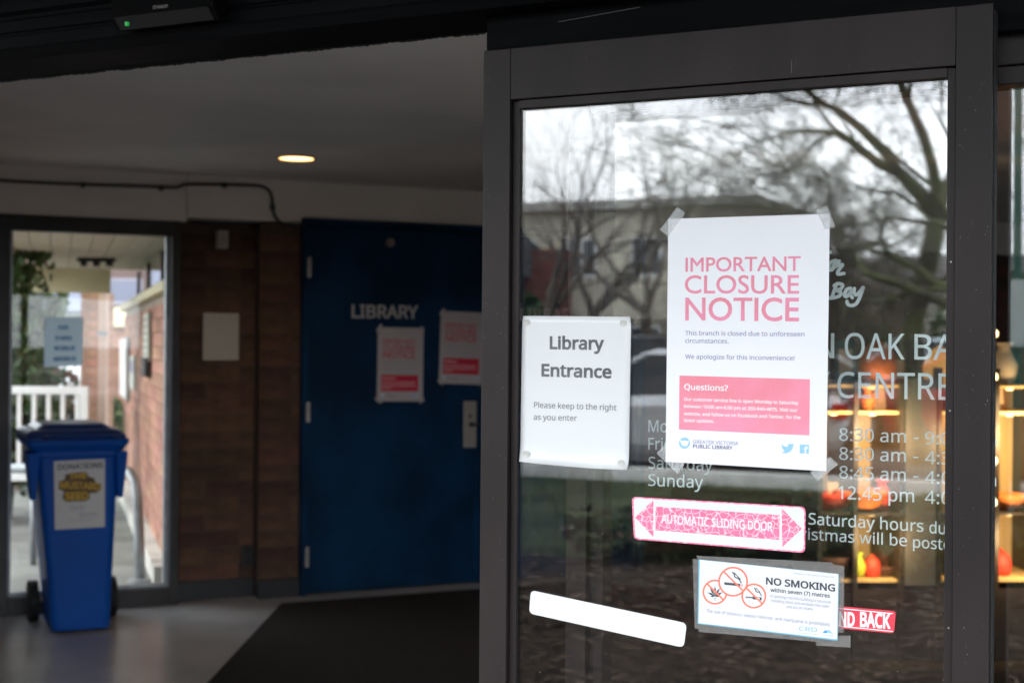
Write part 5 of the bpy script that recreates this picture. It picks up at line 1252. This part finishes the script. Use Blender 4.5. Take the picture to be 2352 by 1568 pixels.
car(paint('silver_paint', (0.62, 0.63, 0.64)), 'silver white hatchback reflected low between the two white sheets', 1535, 17.5, W_ + R(170), 'sedan')
car(paint('dark_paint', (0.035, 0.038, 0.045)), 'dark parked car reflected beside the Library Entrance sheet', 1440, 25, W_ + R(175), 'suv')
car(paint('pale_blue_paint', (0.40, 0.47, 0.50)), 'pale blue silver car reflected behind the OAK BAY lettering', 2085, 26, W_ + R(172), 'suv')
car(paint('red_paint', (0.38, 0.02, 0.03)), 'red car reflected behind the CENTRE lettering', 2215, 21.0, W_ + R(178), 'sedan')
car(paint('grey_paint', (0.22, 0.23, 0.24)), 'grey car reflected behind the closure poster', 1780, 24, W_ + R(176), 'sedan')

# houses across the road
M_glassd = mat('dark_house_glass', (0.05, 0.06, 0.07), 0.08); M_sash = mat('white_sash', (0.72, 0.72, 0.70), 0.5)
def house(name, lab, u, Y, L_, Dp, Hh, rows, cols, wm, roofm, wsz=(.9, 1.1), roof='flat', z1=.9, st_h=2.8, rh=1.4):
    f = vfoot(u, Y, -0.06); F = Fr(*(DF.w(f).xy), DF.rz + math.pi)      # local x along the street, local y away from the library
    b = thing(name, lab, 'house' if name != 'apartment_building' else 'building', F, (0, 0, 0), None)
    mk('wall', box(-L_ / 2, L_ / 2, 0, Dp, -.06, Hh), wm, b)
    if roof == 'flat': mk('roof', box(-L_ / 2 - .4, L_ / 2 + .4, -.4, Dp + .4, Hh + .002, Hh + .28), roofm, b)
    elif roof == 'gable': mk('roof', prism_x([(-.5, Hh), (Dp / 2, Hh + rh), (Dp + .5, Hh)], -L_ / 2 - .4, L_ / 2 + .4), roofm, b)
    else: mk('roof', prism_y([(-L_ / 2 - .4, Hh), (0, Hh + rh), (L_ / 2 + .4, Hh)], -.4, Dp + .3), roofm, b)
    w0 = p0 = None
    for r in range(rows):
        for c in range(cols):
            x = -L_ / 2 + L_ * (c + .5) / cols; z = z1 + r * st_h
            if w0 is None:
                w0 = mk('window', join(box(x - wsz[0] / 2 - .08, x - wsz[0] / 2, -.05, -.002, z - .08, z + wsz[1] + .08), box(x + wsz[0] / 2, x + wsz[0] / 2 + .08, -.05, -.002, z - .08, z + wsz[1] + .08), box(x - wsz[0] / 2, x + wsz[0] / 2, -.05, -.002, z - .10, z), box(x - wsz[0] / 2, x + wsz[0] / 2, -.05, -.002, z + wsz[1], z + wsz[1] + .08), box(x - .03, x + .03, -.045, -.002, z, z + wsz[1])), M_sash, b)
                c0 = Vector((x, -.026, z + wsz[1] / 2)); INFO[w0.name] = (F, INFO[w0.name][1])
                p0 = mk('pane', box(x - wsz[0] / 2, x + wsz[0] / 2, -.03, -.004, z, z + wsz[1]), M_glassd, w0); xz = (x, z)
            else:
                w = w0.copy(); COL.objects.link(w); w.parent = b; w.location = w0.location + Vector((x - xz[0], 0, z - xz[1]))
                p = p0.copy(); COL.objects.link(p); p.parent = w
    return b, F
M_beige = mat('beige_stucco', (0.48, 0.44, 0.35), 0.9, vary=0.1, scale=1); M_rf = mat('grey_flat_roof', (0.40, 0.39, 0.35), 0.8); M_rbk = mat('house_red_brick', (0.16, 0.065, 0.05), 0.9, vary=0.2, scale=4)
b, F = house('apartment_building', 'beige two storey apartment block with brick bay reflected left of the poster', 1265, 46, 13, 9, 5.75, 2, 6, M_beige, M_rf)
mk('brick_bay', box(-.75, .75, -.7, -.06, -.06, 4.5), M_rbk, b)
mk('brick_base', box(-6.5, -.8, -.12, -.06, -.06, .75), M_rbk, b)
house('gabled_house', 'brown shingled house reflected behind the poster', 1800, 41, 5, 6, 3.0, 1, 3, mat('brown_shingle', (0.16, 0.115, 0.08), 0.9, vary=0.2), mat('brown_roof', (0.10, 0.075, 0.06), 0.9), roof='front')
house('pale_house', 'pale two storey house with many white windows reflected above the OAK BAY lettering', 2090, 44, 11, 7, 3.6, 2, 7, mat('pale_stucco', (0.50, 0.47, 0.41), 0.9, vary=0.1, scale=1), mat('dark_roof', (0.09, 0.08, 0.075), 0.9), wsz=(.8, .9), roof='gable', z1=.55, st_h=1.7, rh=.9)
house('cream_house', 'cream gabled house reflected at the right edge of the glass', 2560, 44, 8, 7, 3.6, 1, 3, mat('cream_stucco', (0.55, 0.48, 0.36), 0.9), mat('slate_roof', (0.10, 0.10, 0.11), 0.9), roof='front')
house('grey_house', 'grey house with a slate roof standing left of the apartment block across the road', 760, 44, 9, 7, 3.6, 1, 4, mat('grey_stucco', (0.36, 0.36, 0.36), 0.9), mat('slate_roof_two', (0.10, 0.10, 0.11), 0.9), roof='gable')
# green street pole reflected in the narrow pane
f = vfoot(2328, 10.5); t = thing('street_pole', 'dark green street pole reflected in the narrow pane at the right edge', 'pole', DF, f)
mk('pole', lathe(f[0], f[1], f[2], [(.07, 0), (.07, .25), (.034, .32), (.030, 4.6), (.02, 4.62)], 14), mat('green_pole_paint', (0.015, 0.10, 0.065), 0.5), t)
mk('small_sign', box(f[0] - .16, f[0] + .16, f[1] + .05, f[1] + .06, 1.45, 1.95), mat('pale_green_sign', (0.55, 0.62, 0.58), 0.5), t)
# hedge and trees on the skyline so that the horizon is closed
for k, (u, Y, w, h) in enumerate(((1640, 38, 2.4, 2.2), (1925, 30, 2.2, 2.4), (2300, 30, 3.0, 3.0), (1190, 42, 2.0, 3.0))):
    f = vfoot(u, Y); t = thing('evergreen_bush', ['rounded dark evergreen bush reflected behind the poster', 'dark evergreen bush reflected left of the OAK lettering', 'dark evergreen bush reflected behind the right stile', 'tall dark evergreen reflected at the left stile'][k], 'bush', DF, f, 'evergreens across the road')
    mk('stem', stems(f, h * .7, 6, .05, random.Random(k), w * .3), M_bark2, t)
    leafmass('foliage', (f[0], f[1], h * .5), w / 2, w / 2, h * .5, 2600, .13, [M_leafs[0], M_leafs[0], M_leafs[1]], t, seed=300 + k)
